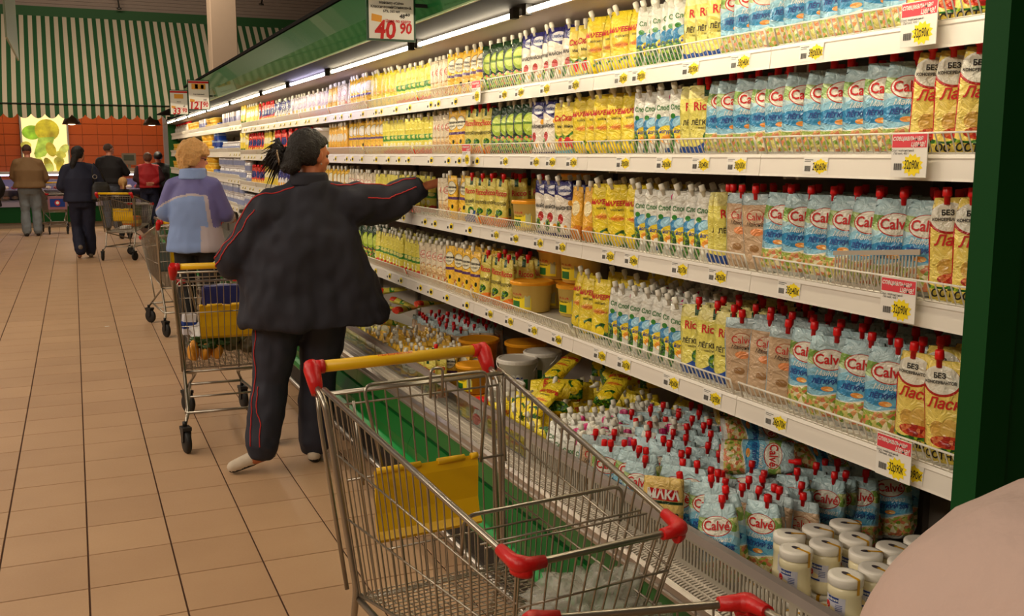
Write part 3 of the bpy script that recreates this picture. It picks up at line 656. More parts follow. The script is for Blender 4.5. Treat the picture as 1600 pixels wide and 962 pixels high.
kind('gold', .092, .200, .044, 'olive-gold pouch with orange bottom', (.86,.80,.36),
     [('rect',-.35,.05,.84,1.0,(.10,.30,.14)), ('below',.16,.05,2,(.93,.50,.12)), ('ell',-.1,.24,.28,.05,(.12,.12,.08)), ('sal',.1,.30,.45,.07,LEAF,110)], (.80,.74,.40), 'cap_red', .01,
     [('Ricco', .034, .004, .70, RED, 0, .02), ('ЗОЛОТОЙ', .016, 0, .48, INK, 0, .02)])
kind('olive', .094, .205, .044, 'orange-yellow pouch with oval white label', (.96,.76,.22),
     [('ell',0,.72,.78,.155,(.20,.18,.10)), ('ell',0,.72,.74,.145,(.94,.92,.80)), ('rect',-1.2,1.2,.46,.52,(.36,.22,.42)), ('ell',.2,.22,.30,.09,(.98,.82,.15)), ('ell',.35,.30,.16,.05,(.12,.20,.06)), ('sal',-.4,.17,.5,.12,MIX,90)], (.90,.75,.30), 'cap_white', -.018,
     [('Оливковый', .015, 0, .74, INK, .1, .02), ('майонез', .012, 0, .66, INK, .1, .0)], captilt=12)
kind('nut', .078, .190, .040, 'pale speckled pouch with egg print', (.90,.84,.72),
     [('ell',0,.70,.6,.10,(.78,.30,.28)), ('ell',0,.70,.52,.085,(.93,.88,.78)), ('sal',0,.26,.85,.22,((.88,.76,.55),(.80,.62,.40),(.94,.88,.74),(.82,.40,.22),(.92,.82,.6)),80)], (.82,.74,.62), 'cap_white', 0,
     [('Calvé', .02, 0, .70, RED, 0, .0)])
kind('band', .066, .190, .040, 'green-banded lemon pouch', (.93,.88,.35),
     [('rect',-1.3,1.3,.40,.56,(.26,.58,.18)), ('ell',.2,.50,.6,.05,(.93,.90,.50)), ('below',.17,.04,3,(.86,.22,.12)), ('ell',-.3,.28,.35,.07,(.97,.95,.75))], (.90,.85,.40), 'cap_white', 0, [], top=.8)
kind('orange', .066, .190, .040, 'slim orange-yellow pouch', (.95,.72,.22),
     [('ell',0,.6,.6,.14,(.96,.90,.70)), ('below',.25,.04,3,(.85,.52,.15))], (.88,.68,.30), 'cap_white', 0, [], top=.8)
kind('lav', .095, .180, .042, 'white and lilac pouch with red print', (.90,.86,.95),
     [('below',.22,.05,3,(.88,.40,.42)), ('ell',.1,.60,.5,.10,(.80,.72,.88)), ('ell',.4,.4,.3,.06,(.95,.8,.5))], (.86,.82,.90), 'cap_white', 0, [], top=.9)
kind('navypack', .085, .180, .040, 'white and navy pouch', (.90,.88,.88), [('above',.55,.08,3,(.16,.18,.46)), ('ell',0,.3,.4,.1,(.95,.7,.3))], (.8,.8,.82), 'cap_white', 0, [], top=.9)
kind('redpack', .070, .185, .036, 'red packet with navy oval', (.85,.22,.14), [('ell',0,.62,.7,.18,(.12,.16,.45)), ('below',.34,.05,3,(.95,.75,.35))], (.80,.25,.18), 'cap_red', 0, [], top=.95)
kind('tallyel', .085, .205, .044, 'tall yellow packet with pale label', (.95,.84,.30), [('ell',0,.62,.65,.14,(.95,.92,.75)), ('below',.18,.03,4,LEAF)], (.92,.80,.35), 'cap_white', 0, [], top=.85)
PRINT_MATS = [M['inkred'], M['inkwhite'], M['ink'], M['inkblue'], M['inkgreen'], M['inkyellow']]
def half_w(p, v):
    w = p['w']/2; t = p['top']
    if v < .06: return w*(.90+.10*v/.06)
    if v < .62: return w*(1-.03*math.sin((v-.06)/.56*PI))
    return w*(1+(t-1)*((v-.62)/.38)**1.6)
def half_d(p, v):
    if v < .12: k = .80+.20*v/.12
    else: k = (1-((v-.12)/.88)**1.25)
    return p['d']/2*k+.0016
def surf_y(p, u, v):     # outward half thickness at u in [-1,1]
    a = max(0.0, 1-abs(u)**2.4)
    return half_d(p, v)*a**.75+.0008
def pouch_bm(p, lod, flop=0.0, seed=0):
    bm = nbm(); nu, nv = (8, 10) if lod < 2 else (4, 5)
    w, h, d = p['w'], p['h'], p['d']
    us = [-1+2*i/nu for i in range(nu+1)]; vs = [j/nv for j in range(nv+1)]
    F = [[None]*(nu+1) for _ in vs]; B = [[None]*(nu+1) for _ in vs]
    for j, v in enumerate(vs):
        for i, u in enumerate(us):
            x = u*half_w(p, v); yy = surf_y(p, u, v); bend = flop*v*v
            z = v*h + (.006*(1-(abs(u))**2) * (-1 if v < .02 else 0)) + (.006 if v < .02 else 0)*(1-abs(u)**2)
            cr = .0012*noise.noise(Vector((x*60+seed, v*9, seed)))
            F[j][i] = bm.verts.new((x, -yy-cr+bend, z))
            if i in (0, nu): B[j][i] = F[j][i]
            else: B[j][i] = bm.verts.new((x, yy*.9+cr+bend, z))
    for j in range(nv):
        for i in range(nu):
            f = bm.faces.new((F[j][i], F[j][i+1], F[j+1][i+1], F[j+1][i])); f.smooth = True
            f = bm.faces.new((B[j][i+1], B[j][i], B[j+1][i], B[j+1][i+1])); f.smooth = True
    for row, rev in ((0, True), (nv, False)):
        for i in range(nu):
            q_ = []
            for v_ in (F[row][i], F[row][i+1], B[row][i+1], B[row][i]):
                if v_ not in q_: q_.append(v_)
            if len(q_) > 2:
                if rev: q_.reverse()
                bm.faces.new(q_)
    return bm
def cap_bm(bm, p, mi, lod=0, flop=0):
    cx = p['capx']; n = 10 if lod < 2 else 6; a = rad(p['tilt']); s0 = len(bm.verts)
    prof = [(.0068,-.012),(.0068,.004),(.0092,.0045),(.0098,.008),(.0092,.0225),(.0078,.024)] if lod < 2 else [(.0092,-.006),(.0095,.010),(.0085,.024)]
    lathe(bm, prof, n, mi=mi, capb=True)
    bm.verts.ensure_lookup_table(); R_ = Matrix.Rotation(-a, 4, 'Y')
    for v in list(bm.verts)[s0:]:
        v.co = R_ @ v.co + Vector((cx, flop, p['h']-.002))
def lettering_bm(p, flop=0):
    bm = nbm()
    for (s, size, cx, cv, mi, sh, bo) in p['texts']:
        h = p['h']
        def xf(x, y):
            X = cx+x*.92; Z = cv*h+y; v = min(1, max(0, Z/h)); hw = half_w(p, v); u = max(-.99, min(.99, X/hw))
            if abs(X) > hw*.97: X = math.copysign(hw*.97, X)
            return Vector((X, -surf_y(p, u, v)-.0016+flop*v*v, Z))
        text_bm(bm, s, size, xf, mi, sh, bo)
    return bm
for key, p in K.items():
    p['variants'] = []
    nvar = 3 if key in ('calve','slob','maheev','laska','tan') else 1
    for q_ in range(nvar):
        fl_ = (0, .014, -.010)[q_]
        body = mesh(pouch_bm(p, 0, fl_, q_*7), 'pouch', [p['mat']])
        cb_ = nbm(); cap_bm(cb_, p, 0, 0, fl_); cap = mesh(cb_, 'cap', [M[p['cap']]])
        let = None
        if p['texts']: let = mesh(lettering_bm(p, fl_), 'printed_lettering', PRINT_MATS)
        p['variants'].append((body, cap, let))
    lb = pouch_bm(p, 2); cap_bm(lb, p, 1, 2); p['lod'] = mesh(lb, 'pouch', [p['mat'], M[p['cap']]])
# ---------------------------------------------------------------- buckets, jars, tubs
def lathe_mesh(name, prof, n, m, mi=0): q = nbm(); lathe(q, prof, n); return mesh(q, name, m)
TYELLOW = mat('pale yellow tub plastic', (.93,.80,.42), .4, vary=.03)
LIDORANGE = mat('orange lid plastic', (.97,.66,.12), .4)
TWHITE = mat('white tub plastic', (.93,.91,.84), .35)
CREAM = mat('mayonnaise jar cream', (.93,.89,.74), .22, coat=.3)
LIDWHITE = mat('white jar lid', (.94,.92,.88), .35)
SEAL = mat('gold seal strip', (.83,.62,.10), .4)
def curved_label(bm, r, z0, z1, a0, a1, mi, n=10, c=(0,0)):
    A = [[bm.verts.new((c[0]+r*math.sin(a0+(a1-a0)*k/n), c[1]-r*math.cos(a0+(a1-a0)*k/n), z)) for k in range(n+1)] for z in (z0, z1)]
    for k in range(n): bm.faces.new((A[0][k], A[0][k+1], A[1][k+1], A[1][k])).material_index = mi
def cyl_text(bm, s, size, r, z, mi, a=0, bold=.02, shear=0): text_bm(bm, s, size, lambda x, y: Vector((r*math.sin(x/r+a), -r*math.cos(x/r+a), z+y)), mi, shear, bold)
def make_bucket(label, loc, rz, r, h, kindb, group=None, cat='bucket', lay=None):
    t = thing('mayonnaise_bucket', label, cat, loc, rz, group)
    bodym, lidm = {'yellow': (TYELLOW, LIDORANGE), 'white': (TWHITE, LIDWHITE), 'orange': (mat('amber bucket', (.90,.62,.14), .35), LIDORANGE)}[kindb]
    rb = r*.86
    link('body', lathe_mesh('body', [(rb*.9,0),(rb,.003),(r*.97,h*.86),(r*1.0,h*.865),(r*1.0,h*.90)], 24, bodym), t)
    q = nbm(); lathe(q, [(r*1.0,h*.89),(r*1.05,h*.895),(r*1.06,h*.97),(r*1.02,h*1.0),(r*.93,h*1.0),(r*.91,h*.985),(r*.2,h*.98)], 36, smooth=False); obj('lid', q, lidm, t)
    q = nbm()
    rr = lambda z: rb+(r*.97-rb)*z/(h*.86)+.0006
    if kindb == 'white':
        curved_label(q, rr(.4*h), h*.12, h*.72, -.75, .75, 0); curved_label(q, rr(.4*h)+.0005, h*.52, h*.70, -.5, .4, 3); curved_label(q, rr(.4*h)+.0008, h*.15, h*.40, -.45, .3, 5); curved_label(q, rr(.4*h)+.0008, h*.15, h*.5, .45, .72, 4)
        cyl_text(q, 'Оливк', h*.12, rr(.4*h)+.0012, h*.61, 1, -.05)
    else:
        curved_label(q, rr(.4*h), h*.12, h*.70, -.6, .75, 5); curved_label(q, rr(.4*h)+.0005, h*.15, h*.38, -.5, .1, 4)
        curved_label(q, rr(.4*h)+.0006, h*.20, h*.62, .4, .7, 6)
        cyl_text(q, 'МАХЕЕВЪ', h*.10, rr(.4*h)+.0012, h*.60, 2, -.15); cyl_text(q, 'Провансаль', h*.075, rr(.4*h)+.0012, h*.48, 7, -.15)
    obj('label', q, [M['paper'], M['inkwhite'], M['inkred'], M['inkblue'], M['inkgreen'], M['inkyellow'], mat('label grey', (.75,.75,.55), .6), M['ink']], t)
    if kindb == 'white':
        q = nbm(); rr_ = r*1.07
        tube(q, [(rr_*math.cos(a), -rr_*math.sin(a)*.55, h*.92-rr_*math.sin(a)*.75) for a in [PI*k/12 for k in range(13)]], .0022, 5); obj('handle', q, LIDWHITE, t)
    return t
# ================================================================== STOCKING THE SHELVES
PLACED = {}      # (region, row, kind) -> list of (y, x, object)
def place_pouch(key, x, y, z, rz, region, row=0, lx=0, ly=0, name=None):
    p = K[key]; near_ = math.hypot(x, y); kx = int(abs(y*137+x*71)) % len(p['variants'])
    body, cap, let = p['variants'][kx]
    if near_ < 6.2:
        o = link(p['name'], body)
        link('cap', cap, o)
        if let and near_ < 5.6: link('printed_lettering', let, o)
    else: o = link(p['name'], p['lod'])
    o.rotation_mode = 'XYZ'; o.location = (x, y, z+(LIFT(region, y) if region in DZ else 0)); o.rotation_euler = (lx, ly, rz)
    PLACED.setdefault((region, row, key), []).append((y, x, o)); return o
RUNS = {
1: [('laska',1.51,1.71,.062),('calve',1.71,2.39,.066),('ricco',2.39,2.57,.068),('slob',2.57,2.84,.046),('maheev',2.84,3.19,.085),('tomato',3.19,3.32,.066),('navy',3.32,3.76,.095),('green',3.76,4.16,.085),('olive',4.16,4.62,.09),('nut',4.62,4.85,.06),('band',4.85,5.41,.062),('maheev',5.41,5.96,.08),('olive',5.96,6.41,.08),('nut',6.41,6.74,.075),('orange',6.74,7.05,.08),('lav',7.05,8.33,.095),('navypack',8.33,9.02,.09),('redpack',9.02,9.72,.085),('tallyel',9.72,10.86,.1)],
2: [('laska',1.47,1.66,.066),('calve',1.66,2.43,.072),('ricco',2.43,2.545,.055),('slob',2.545,2.83,.066),('maheev',2.83,3.26,.092),('tomato',3.26,3.40,.07),('navy',3.40,3.61,.10),('green',3.61,4.02,.09),('gold',4.02,4.33,.10),('olive',4.33,4.55,.10),('nut',4.55,4.78,.06),('band',4.78,5.64,.065),('olive',5.64,6.43,.09),('orange',6.43,6.96,.08),('redpack',7.5,8.9,.085),('tallyel',8.9,9.5,.1),('redpack',9.5,10.3,.09),('tallyel',10.3,10.8,.1)],
3: [('laska',1.44,1.56,.066),('calve',1.57,2.13,.085),('tan',2.13,2.28,.075),('ricco',2.28,2.37,.06),('slob',2.37,2.76,.064),('maheev',2.76,3.06,.095),('orange',3.06,3.23,.085),('navy',3.25,3.54,.10),('gold',3.86,4.16,.10),('ricco',4.16,4.28,.10),('olive',4.28,4.53,.10),('nut',4.53,4.64,.06),('band',5.02,5.73,.065),('nut',5.73,6.4,.08),('olive',6.4,7.1,.09),('redpack',7.1,8.0,.085),('navypack',8.0,8.7,.09),('tallyel',8.7,9.4,.1),('redpack',9.4,10.1,.09)],
4: [('laska',1.42,1.62,.092),('calve',1.62,1.97,.078),('tan',1.97,2.21,.082),('ricco',2.21,2.44,.070),('slob',2.44,2.88,.062),('gold',3.70,4.05,.11),('olive',4.05,4.46,.11),('nut',4.46,4.84,.07),('band',4.84,5.65,.07),('green',5.65,6.4,.09),('maheev',6.4,7.3,.09),('redpack',7.3,8.2,.09),('olive',8.2,9.2,.09)],
}
DEPTH = {1: 1, 2: 2, 3: 3, 4: 6}
for s, runs in RUNS.items():
    xf, zd, zb = SHELF[s]
    for key, a, b, sp in runs:
        p = K[key]; n = max(1, round((b-a)/sp)); sp = (b-a)/n
        ratio = min(1, p['d']*.95/sp); th = math.asin(ratio)
        if sp > p['w']*1.02: th = rad(14)
        else: th = max(th, rad(24))
        rows = DEPTH[s]
        if a > 3.4: rows = min(rows, 3)
        if a > 5: rows = min(rows, 2)
        if s == 4 and key in ('tan','calve'): rows = 6
        for r_ in range(rows):
            th_ = th if r_ == 0 else max(th, rad(38))
            for i in range(n):
                y = a+sp*(i+.5); jit = rnd.uniform(-.5, .5)
                yaw = -PI/2+th_+rad(jit*({'calve':26,'tan':30,'maheev':16,'navy':14,'laska':12,'ricco':12}.get(key, 8)))
                hw = p['w']/2*math.sin(th_)     # reach of the pouch towards the aisle
                x = xf+.028+p['d']/2*math.cos(th_)+p['w']/2*math.sin(th_)*1.0+r_*(p['d']+.028 if s > 3 else .085)+rnd.uniform(0, .012)
                lean = rad(rnd.uniform(-2, 4))
                place_pouch(key, x, y, zd+.001, yaw, s, r_, lean, rad(rnd.uniform(-3, 3)))
# clear-bagged yellow pouches on the fourth shelf and the taller tubs
for i, (x, y, z) in enumerate(((1.66,3.00,0),(1.67,3.11,0),(1.69,3.21,0),(1.78,2.93,0),(1.80,3.05,0),(1.82,3.17,0),(1.92,2.96,0),(1.93,3.08,0))):
    place_pouch('maheev', x, y, .942, -PI/2+rad(18+8*(i % 2)), 4, i//3, rad(-2), 0)
bk = [((1.70,3.66,.942),.085,.125,'yellow','yellow mayonnaise bucket with orange lid, front one on the fourth shelf'),
 ((1.82,3.48,.942),.085,.125,'yellow','yellow bucket with orange lid behind the front one on the fourth shelf'),
 ((1.84,3.72,.942),.080,.120,'yellow','lower yellow bucket of the pair stacked left on the fourth shelf'),
 ((1.84,3.72,1.063),.078,.125,'yellow','upper yellow bucket of the pair stacked left on the fourth shelf'),
 ((1.85,3.52,1.068),.085,.125,'yellow','yellow bucket stacked on another at the back of the fourth shelf'),
 ((1.72,3.70,1.269),.082,.120,'yellow','yellow mayonnaise bucket with orange lid alone on the third shelf'),
 ((1.90,3.66,1.269),.082,.120,'yellow','lower yellow bucket at the back of the third shelf'),
 ((1.90,3.66,1.390),.075,.105,'yellow','yellow bucket stacked high at the back of the third shelf'),
 ((1.80,7.22,1.569),.16,.19,'white','large white bucket on the second shelf behind the dark-haired woman')]
for loc, r_, h_, kd, lab in bk: make_bucket(lab, loc, -PI/2+rad(20), r_, h_, kd, None)
# yellow bags lying on top at the back of the third shelf
# --- far stock in simple shapes
fy = mat('far yellow tub', (.93,.72,.20), .35); fyl = mat('far tub lid', (.97,.85,.40), .35)
def tubm(name, r, h, m, m2, lidr=1.06):
    q = nbm(); lathe(q, [(r*.85,0),(r,h*.82)], 14, mi=0); lathe(q, [(r*lidr,h*.82),(r*lidr,h)], 14, mi=1); return mesh(q, name, [m, m2])
TUB = tubm('tub', .055, .075, fy, fyl)
q = nbm(); bx(q, -.035, .035, -.035, .035, 0, .16, 0); bx(q, -.0355, .0355, -.0355, .0355, .05, .11, 1); WBOX = mesh(q, 'carton', [mat('far white carton', (.90,.86,.86), .4), mat('far carton band', (.55,.55,.75), .4)])
q = nbm(); bx(q, -.045, .045, -.04, .04, 0, .075, 0); bx(q, -.0455, .0455, -.0405, .0405, .045, .062, 1); BBOX = mesh(q, 'carton', [mat('far blue carton', (.10,.28,.66), .35), mat('far carton pale band', (.6,.7,.85), .4)])
q = nbm(); lathe(q, [(.030,0),(.034,.004),(.034,.085),(.024,.10),(.024,.105)], 12, mi=0); lathe(q, [(.027,.102),(.027,.120)], 12, mi=1); lathe(q, [(.0345,.02),(.0345,.07)], 12, mi=2, capb=False, capt=False)
GJAR = mesh(q, 'glass_jar', [mat('far jar glass', (.80,.79,.80), .15), mat('far jar lid', (.88,.86,.86), .3, metal=.2), mat('far jar label', (.55,.58,.72), .5)])
q = nbm(); lathe(q, [(.030,0),(.033,.01),(.033,.11),(.014,.15),(.014,.17)], 12, mi=0); lathe(q, [(.016,.165),(.016,.19)], 10, mi=1); WBOT = mesh(q, 'bottle', [mat('far white bottle', (.90,.88,.84), .3), M['cap_red']])
FARK = {'tub': (TUB, 'dessert_tub', .075, .118, 'amber plastic tub with pale lid'), 'wbox': (WBOX, 'tall_carton', .16, .08, 'tall white and lilac carton'),
        'bbox': (BBOX, 'blue_carton', .077, .10, 'flat blue carton'), 'jar': (GJAR, 'glass_jar', .121, .075, 'small glass jar with pale lid'), 'bot': (WBOT, 'sauce_bottle', .19, .08, 'white bottle with red cap')}
FARRUNS = {1: [('wbox',10.9,12.3,1),('bbox',12.3,12.7,1),('tub',12.7,13.7,2),('wbox',13.7,14.5,1),('tub',14.5,15.7,2),('bot',15.7,17.9,1)],
 2: [('jar',10.9,12.3,1),('bbox',12.3,13.0,3),('tub',13.0,14.0,3),('tub',14.0,15.5,1),('tub',15.6,17.9,2)],
 3: [('jar',10.2,12.4,2),('bbox',12.4,12.8,1),('tub',12.8,14.3,3),('tub',14.4,17.9,2)],
 4: [('jar',9.3,12.4,2),('tub',12.5,17.9,2)],
 5: [('jar',8.4,13.0,1),('tub',13.1,17.9,1)]}
for s, rr in FARRUNS.items():
    for key, a, b, st in rr:
        me, nm, hh, wd, desc = FARK[key]; n = int((b-a)/wd)
        zd = SHELF[s][1] if s < 5 else BF; xf = SHELF[s][0] if s < 5 else BXP+.02
        if s == 5: st = 2
        for i in range(n):
            kmax = st if st == 1 else st-(i*7 % 5 == 0)
            for k in range(kmax):
                o = link(nm, me); o.location = (xf+.085+rnd.uniform(-.01,.01), a+wd*(i+.5), zd+.001+k*hh+(LIFT(s, a+wd*(i+.5)) if s in DZ else 0))
                o.rotation_euler = (0, 0, rnd.uniform(-.1, .1))
                PLACED.setdefault((s, ('tier', k), key), []).append((a+wd*(i+.5), 0, o))
# --- bin stock --------------------------------------------------
def heap(key, ya, yb, xa, xb, sy, sx, z, region='bin', yaw=-60, jit=14, tilt=10, zj=.015, rise=0.0, row0=0):
    r_ = row0; x = xa
    while x < xb:
        y = ya+(sy*.5 if r_ % 2 else 0)
        while y < yb:
            if -.19 < y-2.26 < .075 and x < 1.53: y += sy; continue
            place_pouch(key, x+rnd.uniform(-.006, .006), y+rnd.uniform(-.008, .008), z+rnd.uniform(0, zj)+rise*(x-xa), rad(yaw+rnd.uniform(-jit, jit)), region, r_, rad(rnd.uniform(-tilt, tilt*.4)), rad(rnd.uniform(-tilt, tilt)*.7))
            y += sy
        x += sx; r_ += 1
heap('calve', 2.00, 2.38, 1.475, 1.60, .10, .060, .475, yaw=-54, tilt=14)
heap('tan', 2.00, 2.32, 1.60, 1.72, .095, .058, .465, yaw=-60)
heap('calve', 2.42, 2.60, 1.475, 1.70, .085, .058, .475, yaw=-52)
heap('tan', 2.60, 2.74, 1.475, 1.58, .09, .06, .475, yaw=-50, row0=5)
heap('calve', 2.08, 2.95, 1.73, 2.20, .086, .064, .455, yaw=-48, rise=.02, row0=6, zj=.025)
heap('slob', 2.78, 3.05, 1.475, 1.60, .075, .056, .45, yaw=-48)
heap('slob', 2.76, 3.12, 1.60, 1.98, .072, .055, .455, yaw=-46, row0=4, rise=.03)
heap('maheev', 3.12, 3.58, 1.49, 1.62, .098, .075, .40, yaw=-64, tilt=14)
heap('maheev', 3.20, 3.70, 1.65, 2.15, .10, .085, .405, yaw=-60, tilt=18, row0=3, rise=.04)
heap('gold', 4.28, 4.50, 1.475, 1.56, .11, .07, .44, yaw=-62, jit=6, tilt=4)
heap('olive', 4.50, 5.28, 1.475, 1.82, .075, .062, .40, yaw=-55, tilt=14)
heap('tan', 4.98, 5.62, 1.84, 2.16, .08, .07, .43, yaw=-52, tilt=8, row0=3)
heap('band', 5.34, 8.3, 1.49, 1.58, .085, .07, .40, yaw=-60, tilt=10)
heap('olive', 5.6, 8.3, 1.66, 1.72, .10, .07, .40, yaw=-60, tilt=10, row0=9)
# lying pouches: flat on top of the others
def lying(key, x, y, z, rz, label, lx=0.0, ly=0.0):
    p = K[key]; body, cap, let = p['variants'][0]
    o = link(p['name'], body); link('cap', cap, o)
    if let: link('printed_lettering', let, o)
    o.location = (x, y, z); o.rotation_euler = (-PI/2+lx, ly, rz)
    return tag(o, label, 'pouch', 'lying pouches in the bin')
lying('calve', 1.86, 2.56, .70, rad(-112), 'light-blue pouch lying on the heap, uppermost of the three lying ones', .10, .75)
lying('calve', 1.70, 2.34, .70, rad(-128), 'light-blue pouch lying on its side, nearest the aisle', .15, .95)
lying('calve', 1.88, 2.26, .69, rad(-104), 'light-blue pouch lying flat beside the white jars', .05, .70)
lying('calve', 2.04, 2.22, .69, rad(60), 'light-blue pouch lying at the back above the jars', .1, -.6)
lying('laska', 1.96, 2.74, .70, rad(-110), 'yellow pouch lying on the heap behind the light-blue ones', .1, .5)
for k, (x, y, z, rz, lx, ly) in enumerate(((1.50,3.10,.60,-50,.7,PI),(1.50,3.27,.60,-70,.6,0),(1.52,3.45,.60,-112,.1,.8),(1.62,3.10,.63,-75,.7,PI),(1.63,3.28,.64,-45,.6,PI),(1.65,3.46,.64,-110,.1,.7),(1.76,3.16,.66,-60,.55,0),(1.78,3.36,.67,60,.0,-.7),(1.92,3.46,.68,-100,.1,.7),(1.98,3.66,.68,-118,.0,.6),(2.05,3.38,.68,-120,.1,.6),(1.74,3.58,.66,-70,.5,0))):
    lying('maheev', x, y, z, rad(rz), 'yellow lemon pouch lying on the bin heap, %s one from the pink-burst pouches' % ordinal(k+1), lx, ly)
for k, (x, y, z, rz) in enumerate(((1.56,5.42,.615,-100),(1.70,5.55,.64,-60),(1.62,5.75,.64,-120),(1.85,5.62,.66,-80),(1.60,6.0,.63,-90),(1.78,5.88,.66,-140),(1.62,6.3,.63,-70),(1.80,6.25,.66,-110))):
    lying('band', x, y, z+.03, rad(rz), 'lemon and green packet lying in the bin beside the woman, %s from near end' % ordinal(k+1), rnd.uniform(-.3, .1), rnd.uniform(-.3, .3))
# cheese-sauce packet
t = thing('sauce_packet', 'yellow sauce packet with red logo banner standing in the bin', 'pouch', (1.450, 2.255, .495), rad(-46))
pk = dict(w=.115, h=.20, d=.034, top=.97)
cm_ = print_mat('cheese sauce print', .115, .20, (.95,.82,.48), [('below',.45,.05,2.4,(.94,.66,.22)), ('ell',.0,.38,.9,.13,(.96,.86,.55)), ('rect',-.72,.72,.68,.84,(.80,.10,.10)), ('rect',-.95,.95,.635,.675,(.10,.25,.12)), ('ell',.7,.30,.15,.07,(.15,.12,.08)), ('ell',.7,.30,.10,.045,(.93,.80,.4))], (.9,.8,.5))
link('pouch', mesh(pouch_bm(pk, 0), 'pouch', [cm_]), t)
pk['texts'] = [('МАКА', .034, 0, .76, WH, 0, .04), ('соус', .011, 0, .565, INK, .2, 0), ('Сливочно', .022, -.004, .49, INK, .1, .02), ('грибной', .022, -.002, .385, INK, .1, .02)]
link('printed_lettering', mesh(lettering_bm(pk), 'printed_lettering', PRINT_MATS), t)
# squeeze bottle with tomato-red base
t = thing('sauce_bottle', 'red-capped white squeeze bottle behind the bin glass near the trolley handle', 'bottle', (1.452, 3.60, .39), rad(-68))
q = nbm(); lathe(q, [(.036,0),(.041,.006),(.042,.05),(.037,.10),(.040,.15),(.028,.178),(.018,.185)], 18, sy=.66); obj('body', q, print_mat('red white bottle print', .084, .19, (.92,.90,.84), [('below',.10,0,1,(.88,.40,.34)), ('ell',-.1,.74,.62,.12,(.86,.16,.14)), ('ell',.2,.48,.5,.05,(.9,.35,.3)), ('ell',-.15,.22,.30,.09,(.97,.84,.15)), ('ell',.65,.2,.35,.20,(.16,.50,.20))], None), t)
q = nbm(); lathe(q, [(.030,.183),(.033,.186),(.031,.222),(.026,.226)], 16, sy=.8); obj('cap', q, M['cap_red'], t)
# white and amber buckets in the bin
make_bucket('tall plain white bucket in the bin behind the red trolley bracket', (1.80,4.03,.50), -PI/2+rad(60), .088, .17, 'white')
make_bucket('white bucket with oval olive label in the bin', (1.95,4.08,.53), -PI/2+rad(22), .085, .15, 'white')
make_bucket('left of two open-topped white buckets low in the bin', (1.66,3.84,.47), -PI/2+rad(100), .082, .135, 'white')
make_bucket('right of two low white buckets in the bin beside the yellow pouches', (1.66,3.66,.46), -PI/2-rad(60), .085, .13, 'white')
make_bucket('plain white bucket beneath the oval-labelled one', (1.95,4.08,.381), -PI/2, .088, .148, 'white')
make_bucket('white bucket supporting the tall plain one', (1.80,4.03,.381), -PI/2+rad(90), .088, .118, 'white')
make_bucket('amber bucket with orange lid left of the white buckets', (1.64,4.16,.50), -PI/2+rad(20), .078, .13, 'orange')
make_bucket('lower amber bucket behind the squeeze bottle', (1.64,4.16,.381), -PI/2+rad(20), .082, .118, 'orange')
make_bucket('amber bucket with orange lid behind the tall white bucket', (2.02,4.42,.52), -PI/2, .10, .14, 'orange')
make_bucket('amber bucket with orange lid at the back of the bin', (1.86,4.64,.52), -PI/2, .10, .13, 'orange')
make_bucket('lower amber bucket at the back of the bin, right', (2.02,4.42,.381), -PI/2, .10, .138, 'orange')
make_bucket('amber bucket under the back one, left', (1.86,4.44,.381), -PI/2, .07, .13, 'orange')
# jars of mayonnaise in the near corner
q = nbm(); lathe(q, [(.030,0),(.037,.004),(.0395,.014),(.0395,.030),(.0375,.034),(.0375,.080),(.0395,.084),(.0385,.096),(.032,.104)], 22); JB = mesh(q, 'jar_body', CREAM)
q = nbm(); lathe(q, [(.036,.101),(.0395,.103),(.0400,.120),(.0385,.1235),(.030,.1245)], 22); JL = mesh(q, 'lid', LIDWHITE)
q = nbm(); curved_label(q, .0380, .036, .079, -.85, .85, 0); curved_label(q, .0383, .066, .078, -.32, .45, 1); curved_label(q, .0383, .037, .041, -.32, .35, 1)
vs = [q.verts.new((.0385*math.sin(-.35+.22*math.cos(a)), -.0385*math.cos(-.35+.22*math.cos(a)), .056+.0085*math.sin(a))) for a in [2*PI*k/14 for k in range(14)]]; q.faces.new(vs).material_index = 2
vs = [q.verts.new((.0387*math.sin(-.1+.36*math.cos(a)), -.0387*math.cos(-.1+.36*math.cos(a)), .048+.0075*math.sin(a))) for a in [2*PI*k/14 for k in range(14)]]; q.faces.new(vs).material_index = 3
cyl_text(q, 'майонез', .0085, .0388, .072, 4, .06)
for k in range(4): curved_label(q, .0384, .060-k*.004, .0615-k*.004, .25, .68, 1)
JLab = mesh(q, 'label', [mat('jar label lilac', (.80,.80,.86), .4), M['inkblue'], M['inkred'], mat('print egg cream', (.96,.90,.72), .5), M['inkwhite']])
q = nbm(); 
vs = [q.verts.new((.0125*math.cos(a), .0075*math.sin(a), .1252)) for a in [2*PI*k/14 for k in range(14)]]; q.faces.new(vs).material_index = 1
q.faces.new([q.verts.new(c) for c in ((.004,-.004,.1254),(.036,-.004,.1254),(.036,.004,.1254),(.004,.004,.1254))]).material_index = 0
q.faces.new([q.verts.new(c) for c in ((.0404,-.004,.1235),(.0404,.004,.1235),(.0404,.004,.088),(.0404,-.004,.088))]).material_index = 0
q.faces.new([q.verts.new(c) for c in ((.036,-.004,.1254),(.0404,-.004,.1235),(.0404,.004,.1235),(.036,.004,.1254))]).material_index = 0
JS = mesh(q, 'seal_strip', [SEAL, mat('lid print dark', (.25,.22,.25), .5)])
def jar(x, y, z, rz, label, lab=True):
    t = thing('mayonnaise_jar', label, 'jar', (x, y, z), rz, 'white-lidded mayonnaise jars in the bin corner')
    link('jar_body', JB, t); link('lid', JL, t); link('seal_strip', JS, t)
    if lab: link('label', JLab, t)
n_ = 0
